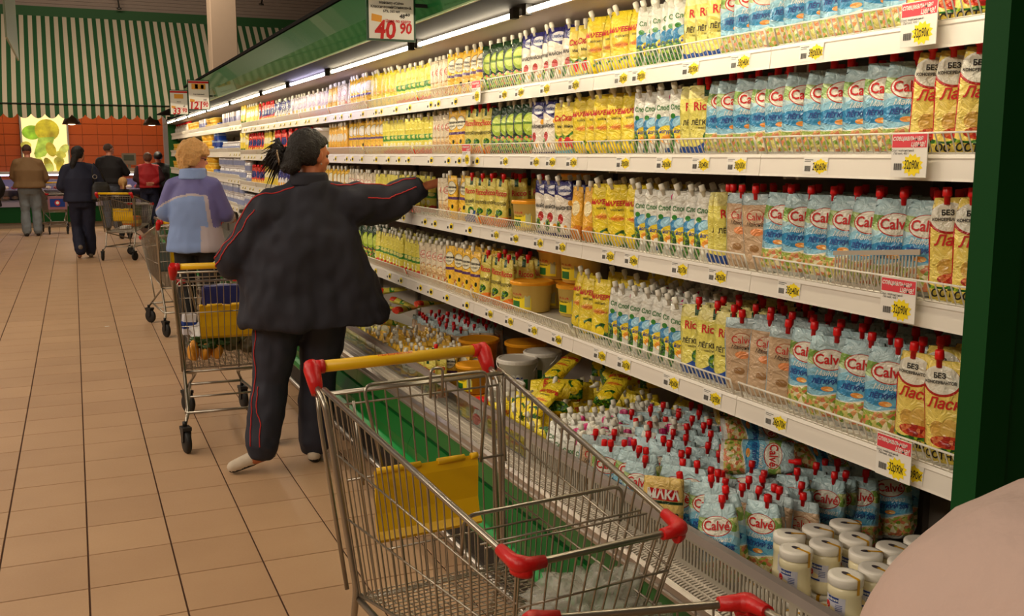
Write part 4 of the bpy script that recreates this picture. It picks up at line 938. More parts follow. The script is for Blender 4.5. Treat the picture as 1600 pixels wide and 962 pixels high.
for lv in range(2):
    for i in range(9):
        for j in range(9):
            x = 1.470+.090*j+(.0 if i % 2 else .045); y = 1.25+.083*i
            if lv == 1:
                if j == 0 or (j == 1 and i in (3, 4, 6)): continue
                if i >= 7 and j > 3: continue
            if x > 2.2: continue
            if y > 1.95 or (y < 1.3 and lv == 1): continue
            if lv < 1 and x > 1.9: continue
            n_ += 1
            o_ = rnd.uniform(-.5, .5)
            jar(x+rnd.uniform(-.003,.003), y, .381+lv*.126-(.0 if lv else 0), rad(-60)+o_ if lv == 1 else rnd.uniform(-3,3), 'white-lidded cream jar, %s layer, %s row from aisle, %s from the panel end' % (('bottom','upper')[lv], ordinal(j+1), ordinal(i+1)), lab=True)
# grey slotted divider standing on the third shelf
q = nbm()
for i in range(26): bx(q, -.11+i*.0086, -.1062+i*.0086, -.001, .001, .012, .072+.018*i/26)
bx(q, -.115, .115, -.0015, .0015, 0, .012)
prism = [(-.115,.072),(.115,.092),(.115,.104),(-.115,.082)]
a = [q.verts.new((x, -.0015, z)) for x, z in prism]; b = [q.verts.new((x, .0015, z)) for x, z in prism]
q.faces.new(a); q.faces.new(list(reversed(b)))
for i in range(4): q.faces.new((a[i], b[i], b[(i+1) % 4], a[(i+1) % 4]))
o = obj('slotted_divider', q, mat('grey divider plastic', (.70,.66,.60), .5), None, (1.628, 1.70, 1.269), (0, 0, rad(-82)))
tag(o, 'grey slotted plastic divider standing behind the third shelf fence', 'divider')
# ---- labels: which one it is, counted from the green end panel
WHERE = {1: 'on the top shelf', 2: 'on the second shelf', 3: 'on the third shelf', 4: 'on the fourth shelf', 5: 'in the low bin', 'bin': 'in the low bin'}
for (reg, row, key), lst in PLACED.items():
    lst.sort(key=lambda t: (t[0], t[1]))
    far_ = key in FARK
    desc = FARK[key][4] if far_ else K[key]['desc']
    for i, (y, x, o) in enumerate(lst):
        if far_: extra = '' if row[1] == 0 else ', %s layer' % ordinal(row[1]+1)
        else: extra = '' if row == 0 else ', %s row' % ordinal(row+1)
        tag(o, '%s, %s from end panel, %s%s' % (desc, ordinal(i+1), WHERE[reg].replace('on the ', '').replace('in the ', ''), extra), ('tub' if key == 'tub' else 'carton' if key in ('wbox','bbox') else 'jar' if key == 'jar' else 'bottle' if key == 'bot' else 'pouch'), '%ss %s' % (desc.split(' with')[0], WHERE[reg]))
print('placed', sum(len(v) for v in PLACED.values()))
# ================================================================== SHOPPING TROLLEYS
def bez(pts, n=5):     # round the corners of a polyline
    pts = [Vector(p) for p in pts]; out = [pts[0]]
    for i in range(1, len(pts)-1):
        p = pts[i]; a = (pts[i-1]-p); b = (pts[i+1]-p); r_ = min(.03, a.length*.4, b.length*.4)
        A = p+a.normalized()*r_; B = p+b.normalized()*r_
        for k in range(n+1):
            t = k/n; out.append(A*(1-t)**2+p*2*t*(1-t)+B*t*t)
    out.append(pts[-1]); return out
# basket corners (x half-width, y, z): rear top, front top, rear bottom, front bottom
RT, FT, RB_, FB = (.262, .13, .955), (.196, 1.02, .800), (.215, .20, .42), (.160, .93, .500)
def lerp(a, b, t): return tuple(a[i]*(1-t)+b[i]*t for i in range(3))
def build_cart_meshes():
    C = {}
    st = [M['steel']]
    for sgn, nm in ((-1, 'left'), (1, 'right')):
        q = nbm(); m_ = lambda p: Vector((p[0]*sgn, p[1], p[2]))
        for i in range(26):
            t = .01+.98*i/25; a = m_(lerp(RT, FT, t)); b = m_(lerp(RB_, FB, t))
            tube(q, [a, b], .0020 if i % 5 else .0032, 5, cap=False)
            b2 = Vector((b.x*.86, b.y, b.z-.002)); tube(q, [b, b2], .0021, 4, cap=False)
        for k, r_ in ((.30,.0028),(.62,.0028),(1.0,.0045)):
            tube(q, [m_(lerp(RT, RB_, k)), m_(lerp(FT, FB, k))], r_, 6)
        C['side_'+nm] = mesh(q, 'side_grid', st)
    q = nbm()
    for i in range(13):
        u = -1+2*i/12; a = Vector((FT[0]*u, FT[1], FT[2])); b = Vector((FB[0]*u, FB[1], FB[2])); tube(q, [a, b], .0023, 5, cap=False)
    for k in (.33, .66, 1.0):
        p = lerp(FT, FB, k); tube(q, [(-p[0], p[1], p[2]), (p[0], p[1], p[2])], .003, 5)
    C['front'] = mesh(q, 'front_grid', st)
    q = nbm()     # floor
    for i in range(30):
        p = lerp(RB_, FB, i/29); tube(q, [(-p[0], p[1], p[2]), (p[0], p[1], p[2])], .002, 4, cap=False)
    for i in range(17):
        u = -1+2*i/16; tube(q, [(RB_[0]*u, RB_[1], RB_[2]-.004), (FB[0]*u, FB[1], FB[2]-.004)], .0023, 4, cap=False)
    C['floor'] = mesh(q, 'floor_grid', st)
    q = nbm()     # rim
    tube(q, bez([(-RT[0], RT[1]-.03, RT[2]+.005), (-FT[0], FT[1], FT[2]), (FT[0], FT[1], FT[2]), (RT[0], RT[1]-.03, RT[2]+.005)]), .0075, 8)
    tube(q, [(-RT[0], RT[1], RT[2]), (RT[0], RT[1], RT[2])], .006, 7)
    C['rim'] = mesh(q, 'rim', st)
    q = nbm()     # rear gate with child seat frame
    g = lambda u, t: Vector(((RT[0]*.96*(1-t)+RB_[0]*.96*t)*u, RT[1]+.012+.09*t, RT[2]*(1-t)+RB_[2]*t))
    for i in range(15):
        u = -1+2*i/14; tube(q, [g(u, 0), g(u, 1)], .0024, 5, cap=False)
    for t, r_ in ((0,.004),(.055,.003),(.42,.0035),(1,.004)): tube(q, [g(-1, t), g(1, t)], r_, 6)
    tube(q, bez([g(-.62,.42)+Vector((0,.03,0)), g(-.74,-.02)+Vector((0,.035,.012)), g(.72,-.02)+Vector((0,.035,.012)), g(.60,.42)+Vector((0,.03,0))]), .0045, 7)
    tube(q, bez([g(-.16,.06)+Vector((0,.04,0)), g(-.17,-.09)+Vector((0,.05,0)), g(-.03,-.09)+Vector((0,.05,0)), g(-.02,.06)+Vector((0,.04,0))]), .004, 6)
    tube(q, bez([g(-.9,.42)+Vector((0,.055,.0)), g(-.86,.02)+Vector((0,.05,0))]), .004, 6); tube(q, bez([g(.9,.42)+Vector((0,.055,.0)), g(.86,.02)+Vector((0,.05,0))]), .004, 6)
    C['gate'] = mesh(q, 'rear_gate', st)
    q = nbm()     # yellow seat flap
    prof = [(.046,.0),(.052,-.02),(.050,-.11),(.060,-.165),(.078,-.180),(.082,-.172),(.066,-.155),(.056,-.11),(.058,-.02),(.052,.008)]
    z0 = RT[2]-.535*.42+.022; ring = []
    for x in (-.125, .175): ring.append([q.verts.new((x, RT[1]+.045+py, z0+pz)) for py, pz in prof])
    n = len(prof)
    for i in range(n): q.faces.new((ring[0][i], ring[0][(i+1) % n], ring[1][(i+1) % n], ring[1][i]))
    q.faces.new(list(reversed(ring[0]))); q.faces.new(ring[1])
    for a, b in ((-.125,-.105),(-.085,-.005),(.045,.170)): tube(q, [(a, RT[1]+.097, z0+.006), (b, RT[1]+.097, z0+.006)], .009, 8)
    C['flap'] = mesh(q, 'seat_flap', [M['yellow']])
    a = lerp(RT, FT, .74); q = nbm(); tube(q, bez([(-a[0]+.01, a[1], a[2]-.10), (-a[0]+.012, a[1]+.01, a[2]-.012), (a[0]-.012, a[1]+.01, a[2]-.012), (a[0]-.01, a[1], a[2]-.10)]), .0045, 7)
    C['bars'] = [mesh(q, 'cross_bar', st)]
    a = lerp(RT, FT, .83)
    for k in (0, .022): q = nbm(); tube(q, [(-a[0]+.006, a[1]+k, a[2]-.035), (a[0]-.006, a[1]+k, a[2]-.035)], .0024, 5); C['bars'].append(mesh(q, 'cross_bar', st))
    a = lerp(RT, FT, .3); b = lerp(RB_, FB, .3); c = lerp(a, b, .62); q = nbm(); tube(q, [(-c[0], c[1], c[2]), (c[0], c[1], c[2])], .003, 5); C['bars'].append(mesh(q, 'cross_bar', st))
    q = nbm(); tube(q, [(-.232, 0, 1.0), (.232, 0, 1.0)], .0165, 14); C['handle'] = mesh(q, 'handle', [M['yellow']])
    q = nbm(); text_bm(q, 'ПЕРЕКРЁСТОК', .013, lambda x, y: Vector((-x*1.1+.02, .0169*math.cos(y/.0169+1.25), 1.0+.0169*math.sin(y/.0169+1.25))), 0, .2, .03); C['htext'] = mesh(q, 'handle_lettering', [M['inkred']])
    for sgn in (-1, 1):
        q = nbm()
        tube(q, [(sgn*.228, 0, 1.0), (sgn*.252, 0, 1.0)], .0195, 12)
        pts = [(sgn*.262, -.012, 1.012), (sgn*.262, .004, .995), (sgn*.262, .026, .965), (sgn*.262, .044, .935)]
        tube(q, pts, [.017,.024,.021,.016], 10)
        C['brk%d' % sgn] = mesh(q, 'handle_bracket', [M['red']])
        q = nbm()
        p = lerp(RT, FT, .925); pts = bez([(sgn*p[0], p[1], p[2]), (sgn*FT[0], FT[1], FT[2]), (sgn*FT[0]*.72, FT[1]+.002, FT[2])])
        n_ = len(pts); tube(q, pts, [.0125+.006*math.sin(PI*min(1, k/(n_-1))) for k in range(n_)], 10)
        tube(q, [(v.x, v.y+.004, v.z-.014) for v in pts[1:-1]], .012, 8)
        C['bump%d' % sgn] = mesh(q, 'corner_bumper', [M['red']])
    q = nbm()     # chassis
    for s in (-1, 1):
        tube(q, bez([(s*.262, .035, .955), (s*.262, .10, .93), (s*.222, .20, .44), (s*.215, .12, .20), (s*.235, .06, .155)]), .0095, 8)
        tube(q, bez([(s*.262, .04, .95), (s*.262, .06, .86), (s*.232, .155, .42)]), .006, 6)
        tube(q, bez([(s*.215, .20, .405), (s*.12, .80, .27), (s*.165, .93, .16)]), .0085, 8)
        tube(q, [(s*.225, .11, .20), (s*.15, .88, .19)], .0085, 8)
        tube(q, [(s*.150, .93, .495), (s*.135, .83, .24)], .0065, 6)
    tube(q, [(-.225, .11, .20), (.225, .11, .20)], .008, 7); tube(q, [(-.15, .86, .19), (.15, .86, .19)], .008, 7); tube(q, [(-.20, .5, .195), (.20, .5, .195)], .006, 6)
    tube(q, [(-.215, .20, .405), (.215, .20, .405)], .0075, 7)
    C['chassis'] = mesh(q, 'chassis', st)
    q = nbm(); lathe(q, [(.020,-.015),(.056,-.014),(.0625,-.008),(.0625,.008),(.056,.014),(.020,.015)], 20)
    for v in q.verts: v.co = Vector((v.co.z, v.co.x, v.co.y))
    C['wheel'] = mesh(q, 'wheel', [M['rubber']])
    q = nbm()
    for s in (-1, 1): 
        a = [(s*.019, -.012, -.004), (s*.019, .012, -.004), (s*.019, .040, .062), (s*.019, -.022, .072)]
        v1 = [q.verts.new(c) for c in a]; v2 = [q.verts.new((c[0]+s*.003, c[1], c[2])) for c in a]
        q.faces.new(v1); q.faces.new(list(reversed(v2)))
        for i in range(4): q.faces.new((v1[i], v1[(i+1) % 4], v2[(i+1) % 4], v2[i]))
    bx(q, -.024, .024, -.026, .042, .062, .080); tube(q, [(0, .02, .08), (0, .02, .105)], .012, 8); tube(q, [(-.024,0,0),(.024,0,0)], .005, 6)
    C['fork'] = mesh(q, 'fork', [mat('black caster housing', (.12,.12,.12), .5)])
    return C
CM = build_cart_meshes()
def make_cart(label, loc, rz, flap=True, castrot=(0,0,0,0), group='shopping trolleys'):
    t = thing('shopping_trolley', label, 'trolley', loc, rz, group)
    for k in ('side_left','side_right'): link('side_grid', CM[k], t)
    link('front_grid', CM['front'], t); link('floor_grid', CM['floor'], t); link('rim', CM['rim'], t); link('rear_gate', CM['gate'], t)
    for b_ in CM['bars']: link('cross_bar', b_, t)
    link('chassis', CM['chassis'], t)
    h = link('handle', CM['handle'], t); link('handle_lettering', CM['htext'], h)
    for s in (-1, 1): link('handle_bracket', CM['brk%d' % s], t); link('corner_bumper', CM['bump%d' % s], t)
    if flap: link('seat_flap', CM['flap'], t)
    for i, (x, y) in enumerate(((-.235,.06),(.235,.06),(-.165,.93),(.165,.93))):
        w = link('caster', CM['fork'], t, loc=(x, y-.02*math.cos(castrot[i]), .0625), rot=(0,0,castrot[i])); link('wheel', CM['wheel'], w)
    return t
cart_near = make_cart('large empty shopping trolley in the foreground with yellow handle and red corners', (.833, 2.674, 0), PI+rad(5.6), castrot=(.4,2.8,.2,2.6))
cart_woman = make_cart('loaded trolley with yellow handle pushed by the dark-haired woman', (.725, 5.36, 0), rad(-2), castrot=(.2,-.1,.5,.2))
cart_blonde = make_cart('trolley beside the blonde woman in the light-blue jacket', (.94, 9.05, 0), rad(9), castrot=(.2,2.8,.5,2.2))
cart_mid = make_cart('trolley left standing in the mid aisle behind the ponytailed shopper', (.60, 16.0, 0), rad(-25), castrot=(.2,2.8,1.5,2.2))
cart_counter = make_cart('trolley with blue advert board parked nose-out at the meat counter', (-.30, 22.75, 0), rad(184), flap=False)
cart_red = make_cart('trolley in front of the person in the red waistcoat', (2.30, 22.2, 0), rad(4), flap=False)
cart_own = make_cart('trolley at the bottom edge, only its red front corner in view', (.616, .393, .0), rad(-13.3), castrot=(0,0,0,0))
# advert on the counter trolley
t = thing('trolley_advert_board', 'blue advert board clipped to the front of the counter trolley', 'advert', (-.225, 21.70, .50), rad(4))
q = nbm(); bx(q, -.17, .17, -.006, .0, 0, .26); obj('board', q, mat('advert pink border', (.62,.42,.46), .5), t)
q = nbm(); bx(q, -.135, .135, -.009, -.006, .05, .21); obj('panel', q, M['inkblue'], t)
q = nbm(); vs = [q.verts.new((.05*math.cos(a), -.0095, .13+.055*math.sin(a))) for a in [2*PI*k/16 for k in range(16)]]; q.faces.new(vs).material_index = 0
vs = [q.verts.new((.03*math.cos(a), -.0098, .13+.03*math.sin(a))) for a in [2*PI*k/16 for k in range(16)]]; q.faces.new(vs).material_index = 1
obj('emblem', q, [M['inkred'], M['inkwhite']], t)
# ---- contents
def crumple(name, size, m, loc, rot, label, cat, amp=.3, sc=6, seed=0, group=None, sub=4):
    q = nbm(); bmesh.ops.create_icosphere(q, subdivisions=sub, radius=1)
    for v in q.verts:
        d = v.co.normalized(); n1 = noise.noise(d*sc*.35+Vector((seed,0,0))); n2 = noise.noise(d*sc+Vector((0,seed,0)))
        k = 1+amp*n1+amp*.5*abs(n2); v.co = Vector((d.x*size[0], d.y*size[1], d.z*size[2]))*k
    lo = min(v.co.z for v in q.verts)
    for v in q.verts:
        v.co.z = max(v.co.z, -size[2]*.8)
    o = obj(name, q, m, None, loc, rot, smooth=True); return tag(o, label, cat, group)
clearbag = mat('clear film bag', (.80,.80,.76), .18, alpha=.42, bump=.9, bscale=30)
crumple('plastic_bag', (.13,.11,.07), clearbag, (1.00, 1.84, .565), (0,0,.4), 'crumpled clear plastic bag lying in the foreground trolley', 'bag', .75, 9, 3, None, 5)
def boxthing(name, label, cat, loc, rot, sx, sy, sz, m, strip=None):
    q = nbm(); bx(q, -sx/2, sx/2, -sy/2, sy/2, 0, sz, 0)
    bmesh.ops.bevel(q, geom=q.edges[:], offset=min(sx, sy, sz)*.08, segments=2, affect='EDGES')
    ms = [m]
    if strip: bx(q, -sx/2-.001, sx/2+.001, -sy/2-.001, sy/2+.001, sz*.3, sz*.62, 1); ms.append(strip)
    o = obj(name, q, ms, None, loc, rot); return tag(o, label, cat)
dkblue = mat('dark blue board', (.12,.14,.38), .5)
boxthing('insulated_bag', 'dark blue box standing at the front of the woman\'s trolley', 'box', (.80, 6.12, .50), (0,0,.05), .22, .10, .30, dkblue)
boxthing('paper_parcel', 'pink and white paper parcel on top of the woman\'s trolley load', 'parcel', (.83, 5.80, .66), (.2,.15,.3), .20, .12, .05, mat('parcel pink paper', (.85,.68,.60), .6))
crumple('white_bag', (.10,.12,.06), mat('white film bag', (.86,.85,.84), .4, bump=.4), (.68, 5.80, .56), (0,0,.3), 'white plastic bag in the woman\'s trolley beside the greens', 'bag', .4, 6, 5)
crumple('net_bag', (.09,.10,.075), mat('grey green packed greens', (.36,.38,.26), .5, vary=.5, vscale=40), (.80, 5.82, .53), (0,0,0), 'dark bag of vegetables in the woman\'s trolley', 'bag', .4, 9, 8)
crumple('herb_bunch', (.08,.07,.04), mat('dark herb green', (.20,.32,.10), .6, vary=.5, vscale=60), (.67, 5.68, .545), (0,0,0), 'bunch of green herbs in the woman\'s trolley', 'herbs', .7, 12, 2)
for k in range(3):
    crumple('orange_packet', (.030,.05,.06), mat('amber snack packet', (.88,.60,.16), .35, vary=.2, vscale=30), (.575+.062*k, 5.66, .50), (0,.1,0), ('left','middle','right')[k]+' of three orange-yellow packets at the bottom of the woman\'s trolley', 'packet', .2, 4, k)
crumple('dark_packet', (.06,.05,.05), mat('dark speckled packet', (.30,.26,.16), .5, vary=.6, vscale=60), (.90, 5.72, .50), (0,.1,0), 'dark speckled packet at the right of the woman\'s trolley', 'packet', .3, 6, 4)
boxthing('blue_white_pack', 'blue and white striped packet against the left grid of the trolley', 'packet', (.57, 5.86, .56), (0,.1,.2), .07, .05, .12, mat('white pack', (.85,.85,.88), .4), M['inkblue'])
boxthing('dark_crate', 'dark blue packet in the blonde woman\'s trolley', 'packet', (.90, 9.38, .46), (0,0,.15), .18, .2, .24, dkblue)
boxthing('grey_carton', 'grey-green carton at the front of the blonde woman\'s trolley', 'box', (.76, 9.78, .50), (0,0,.15), .20, .16, .26, mat('grey green carton', (.36,.40,.38), .6))
boxthing('orange_carton', 'orange and yellow carton lying in the mid-aisle trolley', 'box', (.86, 16.56, .475), (0,0,-.4), .24, .16, .16, mat('orange carton', (.90,.50,.16), .5), mat('yellow pack strip', (.95,.80,.3), .5))
crumple('green_packet', (.06,.06,.05), mat('pale green packet', (.55,.62,.35), .5), (.93, 16.76, .54), (0,0,0), 'pale green packet behind the orange carton in the mid-aisle trolley', 'packet', .3, 5, 4)
crumple('white_packet', (.09,.06,.035), mat('white film bag', (.86,.85,.84), .4), (.76, 16.36, .47), (0,0,0), 'white packet beside the orange carton in the mid-aisle trolley', 'packet', .3, 5, 6)
# ================================================================== PEOPLE
DG = None
def solid(bm, vox, smooth=3, fac=.5):
    """fuse overlapping closed shells into one continuous skin"""
    global DG
    me = bpy.data.meshes.new('tmp'); bmesh.ops.recalc_face_normals(bm, faces=bm.faces); bm.to_mesh(me); bm.free()
    o = bpy.data.objects.new('tmp', me); COL.objects.link(o)
    r_ = o.modifiers.new('r', 'REMESH'); r_.mode = 'VOXEL'; r_.voxel_size = vox; r_.use_smooth_shade = True
    s_ = o.modifiers.new('s', 'SMOOTH'); s_.iterations = smooth; s_.factor = fac
    dg = bpy.context.evaluated_depsgraph_get(); dg.update()
    out = bpy.data.meshes.new_from_object(o.evaluated_get(dg))
    bpy.data.objects.remove(o); bpy.data.meshes.remove(me)
    for p in out.polygons: p.use_smooth = True
    return out
def seg(bm, a, ra, b, rb, n=14, sx=1.0, caps=5):
    """rounded tapering limb segment"""
    a, b = Vector(a), Vector(b); d = b-a; L = max(d.length, 1e-5); d.normalize()
    up = Vector((0,1,0)) if abs(d.y) < .8 else Vector((0,0,1)); s = d.cross(up).normalized(); t = s.cross(d)
    rings = []
    for k in range(caps): th = PI/2*(1-k/caps); rings.append((a-d*ra*math.sin(th), ra*math.cos(th)+1e-4))
    for k in range(4): f = k/3; rings.append((a.lerp(b, f), ra*(1-f)+rb*f))
    for k in range(1, caps+1): th = PI/2*k/caps; rings.append((b+d*rb*math.sin(th), rb*math.cos(th)+1e-4))
    R = [[bm.verts.new(c+(s*math.cos(2*PI*i/n)*sx+t*math.sin(2*PI*i/n))*r_) for i in range(n)] for c, r_ in rings]
    for j in range(len(R)-1):
        for i in range(n): bm.faces.new((R[j][i], R[j][(i+1) % n], R[j+1][(i+1) % n], R[j+1][i]))
    bm.faces.new(list(reversed(R[0]))); bm.faces.new(R[-1])
def loft(bm, rings, n=22, p=2.3):
    """rings: (centre, rx, ry, yaw) horizontal superellipses from the bottom up"""
    R = []
    for (c, rx, ry, yw) in rings:
        row = []
        for i in range(n):
            a = 2*PI*i/n; ca, sa = math.cos(a), math.sin(a)
            x = math.copysign(abs(ca)**(2/p), ca)*rx; y = math.copysign(abs(sa)**(2/p), sa)*ry
            row.append(bm.verts.new((c[0]+x*math.cos(yw)-y*math.sin(yw), c[1]+x*math.sin(yw)+y*math.cos(yw), c[2])))
        R.append(row)
    for j in range(len(R)-1):
        for i in range(n): bm.faces.new((R[j][i], R[j][(i+1) % n], R[j+1][(i+1) % n], R[j+1][i]))
    bm.faces.new(list(reversed(R[0]))); bm.faces.new(R[-1])
def hand(bm, wrist, direction, palm_n, side, curl=.5, s=1.0, point=False):
    """palm and five separate fingers; palm_n points out of the palm"""
    d = Vector(direction).normalized(); n = Vector(palm_n); n = (n-d*n.dot(d)).normalized(); w = d.cross(n)*side
    W0 = Vector(wrist)
    for k, off in enumerate((-.030,-.010,.010,.030)):
        seg(bm, W0+w*off*.6*s, .015*s, W0+d*.085*s+w*off*s, .0125*s, 8, caps=3)
    L = (.072,.080,.074,.058)
    for k, off in enumerate((-.031,-.010,.011,.031)):
        base = W0+d*.088*s+w*off*s; a = curl*(.75 if not (point and k == 0) else .1); p0 = base; dirv = d; 
        for j, fr in enumerate((.45,.30,.25)):
            a_ = a*(j+1)*1.0; dv = (d*math.cos(a_)+n*math.sin(a_)+w*off*1.5).normalized(); p1 = p0+dv*L[k]*fr*s
            seg(bm, p0, (.0092-.0008*j)*s, p1, (.0086-.0009*j)*s, 7, caps=3); p0 = p1
    base = W0+d*.025*s-w*.032*s; p1 = base+(d*.55-w*.75+n*.35).normalized()*.042*s; p2 = p1+(d*.85-w*.2+n*.45).normalized()*.034*s; p3 = p2+(d*.9+w*.1+n*.4).normalized()*.024*s
    seg(bm, base, .0135*s, p1, .0115*s, 8, caps=3); seg(bm, p1, .0110*s, p2, .0098*s, 8, caps=3); seg(bm, p2, .0096*s, p3, .0082*s, 8, caps=3)
def head_prims(bm, c, yaw, s=1.0, tilt=0.0):
    """skull, jaw, nose, brow, lips, ears; c = head centre; faces local +y turned by yaw"""
    R_ = Matrix.Translation(Vector(c)) @ Matrix.Rotation(yaw, 4, 'Z') @ Matrix.Rotation(tilt, 4, 'X'); T = lambda x, y, z: R_ @ Vector((x*s, y*s, z*s))
    def E(cx, cy, cz, rx, ry, rz):
        q_ = bmesh.new(); bmesh.ops.create_icosphere(q_, subdivisions=3, radius=1); mp_ = {}
        for v in q_.verts: mp_[v] = bm.verts.new(T(cx+v.co.x*rx, cy+v.co.y*ry, cz+v.co.z*rz))
        for f in q_.faces: bm.faces.new([mp_[v] for v in f.verts])
        q_.free()
    E(0, -.012, .028, .076, .095, .090); E(0, .022, -.035, .060, .066, .078); E(0, .045, -.078, .034, .036, .030)
    E(0, .082, .022, .045, .014, .018)
    seg(bm, T(0, .086, .016), .010*s, T(0, .108, -.022), .0125*s, 8, caps=3); E(-.010, .100, -.026, .009, .010, .008); E(.010, .100, -.026, .009, .010, .008)
    E(0, .086, -.050, .022, .012, .006); E(0, .085, -.060, .019, .012, .007)
    E(-.036, .062, -.020, .020, .020, .018); E(.036, .062, -.020, .020, .020, .018)
    for sd in (-1, 1): E(sd*.074, -.004, -.004, .009, .018, .031); E(sd*.079, -.008, .010, .006, .013, .015)
    return T
def person(label, base, yaw, H, J, cfg, vox=.011, group=None):
    """J: joint overrides in the figure's own frame (x right, y forward, z up), metres"""
    t = thing('person', label, 'person', (base[0], base[1], 0), yaw, group)
    h = H
    D = dict(hipL=(-.09,0,.50*h), hipR=(.09,0,.50*h), kneeL=(-.10,.02,.275*h), kneeR=(.10,.02,.275*h), ankL=(-.10,-.02,.05*h), ankR=(.10,-.02,.05*h),
             toeL=(-.115,.14,.022), toeR=(.115,.14,.022), shL=(-.185,0,.805*h), shR=(.185,0,.805*h), elL=(-.235,-.03,.625*h), elR=(.235,-.03,.625*h), wrL=(-.21,.10,.50*h), wrR=(.21,.10,.50*h),
             neck=(0,-.01,.855*h), head=(0,.02,.925*h), chest=(0,0,.72*h), waist=(0,0,.60*h), pel=(0,0,.515*h), head_yaw=0, head_tilt=0)
    D.update(J); V = {k: (Vector(v) if isinstance(v, tuple) else v) for k, v in D.items()}
    B = cfg.get('bulk', 1.0); bl = cfg.get('belly', 1.0)
    q = nbm()
    loft(q, [(V['pel']-Vector((0,0,.09)), .135*B, .095*B, 0), (V['pel'], .165*B, .115*B, 0), (V['waist'], .145*B*bl, .105*B*bl, 0), (V['chest'], .165*B, .115*B, 0), ((V['shL']+V['shR'])/2-Vector((0,0,.06)), .135*B, .085*B, 0), (V['neck']-Vector((0,0,.045)), .07, .06, 0), (V['neck'], .055, .055, 0)])
    seg(q, V['neck']-Vector((0,0,.05)), .058, V['head']-Vector((0,0,.05)), .052, 14)
    T = head_prims(q, V['head'], V['head_yaw'], cfg.get('hs', 1.0), V['head_tilt'])
    for s_ in 'LR':
        seg(q, V['hip'+s_], .080*B, V['knee'+s_], .052, 14); seg(q, V['knee'+s_], .052, V['ank'+s_], .036, 12)
        seg(q, V['ank'+s_]-Vector((0,.01,.03)), .034, V['toe'+s_], .026, 10)
        seg(q, V['sh'+s_]*.9+Vector((V['chest'].x,V['chest'].y,V['sh'+s_].z))*.1-Vector((0,0,.03)), .042, V['el'+s_], .036, 12); seg(q, V['el'+s_], .036, V['wr'+s_], .027, 12)
        hd = V.get('hand'+s_, (V['wr'+s_]-V['el'+s_])); pn = V.get('palm'+s_, Vector((1 if s_ == 'L' else -1, .2, 0)))
        hand(q, V['wr'+s_]+hd.normalized()*.012, hd, pn, 1 if s_ == 'L' else -1, cfg.get('curl'+s_, cfg.get('curl', .45)), cfg.get('hands', 1.0), cfg.get('point'+s_, False))
    link('body', solid(q, min(vox, cfg.get('bodyvox', .0075)), 2), t).data.materials.append(cfg['skin'])
    # eyes
    for sd, nm in ((-1,'eye'), (1,'eye')):
        e = nbm(); bmesh.ops.create_icosphere(e, subdivisions=2, radius=.0105)
        for v in e.verts: v.co = v.co+Vector((0,0,0))
        oe = obj(nm, e, mat('eye dark', (.16,.11,.08), .2), t, smooth=True); oe.location = T(sd*.030, .073, .004)
    # trousers
    q = nbm(); tr = cfg.get('tr', 1.0)
    loft(q, [(V['pel']-Vector((0,0,.10)), .150*B, .115*B, 0), (V['pel']-Vector((0,0,.02)), .185*B*tr, .135*B*tr, 0), (V['pel']+Vector((0,0,.08)), .165*B, .122*B, 0)])
    for s_ in 'LR':
        hm = cfg.get('hem', .085)
        k = V['knee'+s_]; a = V['ank'+s_]; hp = V['hip'+s_]
        seg(q, hp, .100*B*tr, k, .078*tr*B**.5, 16); seg(q, k, .077*tr*B**.5, a+Vector((0,-.005,.012)), hm*tr, 16, caps=2)
    me = solid(q, vox, 3); wrinkle(me, .011, 9, 1)
    for v in me.vertices:
        for s_ in 'LR':
            pass
    link('trousers', me, t).data.materials.append(cfg['trousers'])
    for s_ in 'LR':
        q = nbm(); a, e = V['ank'+s_], V['toe'+s_]; f_ = (e-a); f_.z = 0; f_.normalize(); dz = Vector((0,0,1))
        heel = V.get('heel'+s_, Vector((a.x, a.y, .03))-f_*.045)
        seg(q, heel+dz*.012, .036, a+dz*.005+f_*.01, .038, 12); seg(q, heel+dz*.004, .034, (heel+e)/2+dz*.008, .037, 12); seg(q, (heel+e)/2+dz*.006, .038, e, .032, 12)
        me = solid(q, .009, 2)
        for v in me.vertices: v.co.z = max(v.co.z, .004 if 'heel'+s_ not in V else v.co.z)
        me.materials.append(cfg['shoe']); me.materials.append(cfg.get('sole', M['rubber']))
        if 'heel'+s_ not in V:
            for p in me.polygons:
                if p.center.z < .022: p.material_index = 1
        else:
            for p in me.polygons:
                if p.normal.z < -.55: p.material_index = 1
        link('shoe', me, t)
    # upper clothing
    q = nbm(); JK = cfg['jacket']; hz = JK['hem']; fl = JK.get('flare', 1.0); jb = JK.get('bulk', 1.0)*B
    sm = (V['shL']+V['shR'])/2; half = (V['shR']-V['shL']).length/2; hc = JK.get('hemc', V['pel'])
    rr = [((hc.x, hc.y, hz), .200*jb*fl, .150*jb*fl**.5, 0), ((hc.x*.9+V['waist'].x*.1, hc.y*.9+V['waist'].y*.1, hz+.03), .204*jb*fl, .152*jb*fl**.5, 0),
          (V['waist'], .185*jb*JK.get('waist', 1.0)*(fl**.5), .138*jb*bl, 0), (V['chest'], .195*jb, .140*jb, 0), (sm-Vector((0,0,.055)), half*1.03, .125*B, 0), (sm+Vector((0,0,.015)), half*.80, .095*B, 0), (V['neck']-Vector((0,0,.03)), .100, .088, 0), (V['neck']+Vector((0,0,.012)), .074, .072, 0)]
    rr.sort(key=lambda r_: r_[0][2]); loft(q, rr, 26)
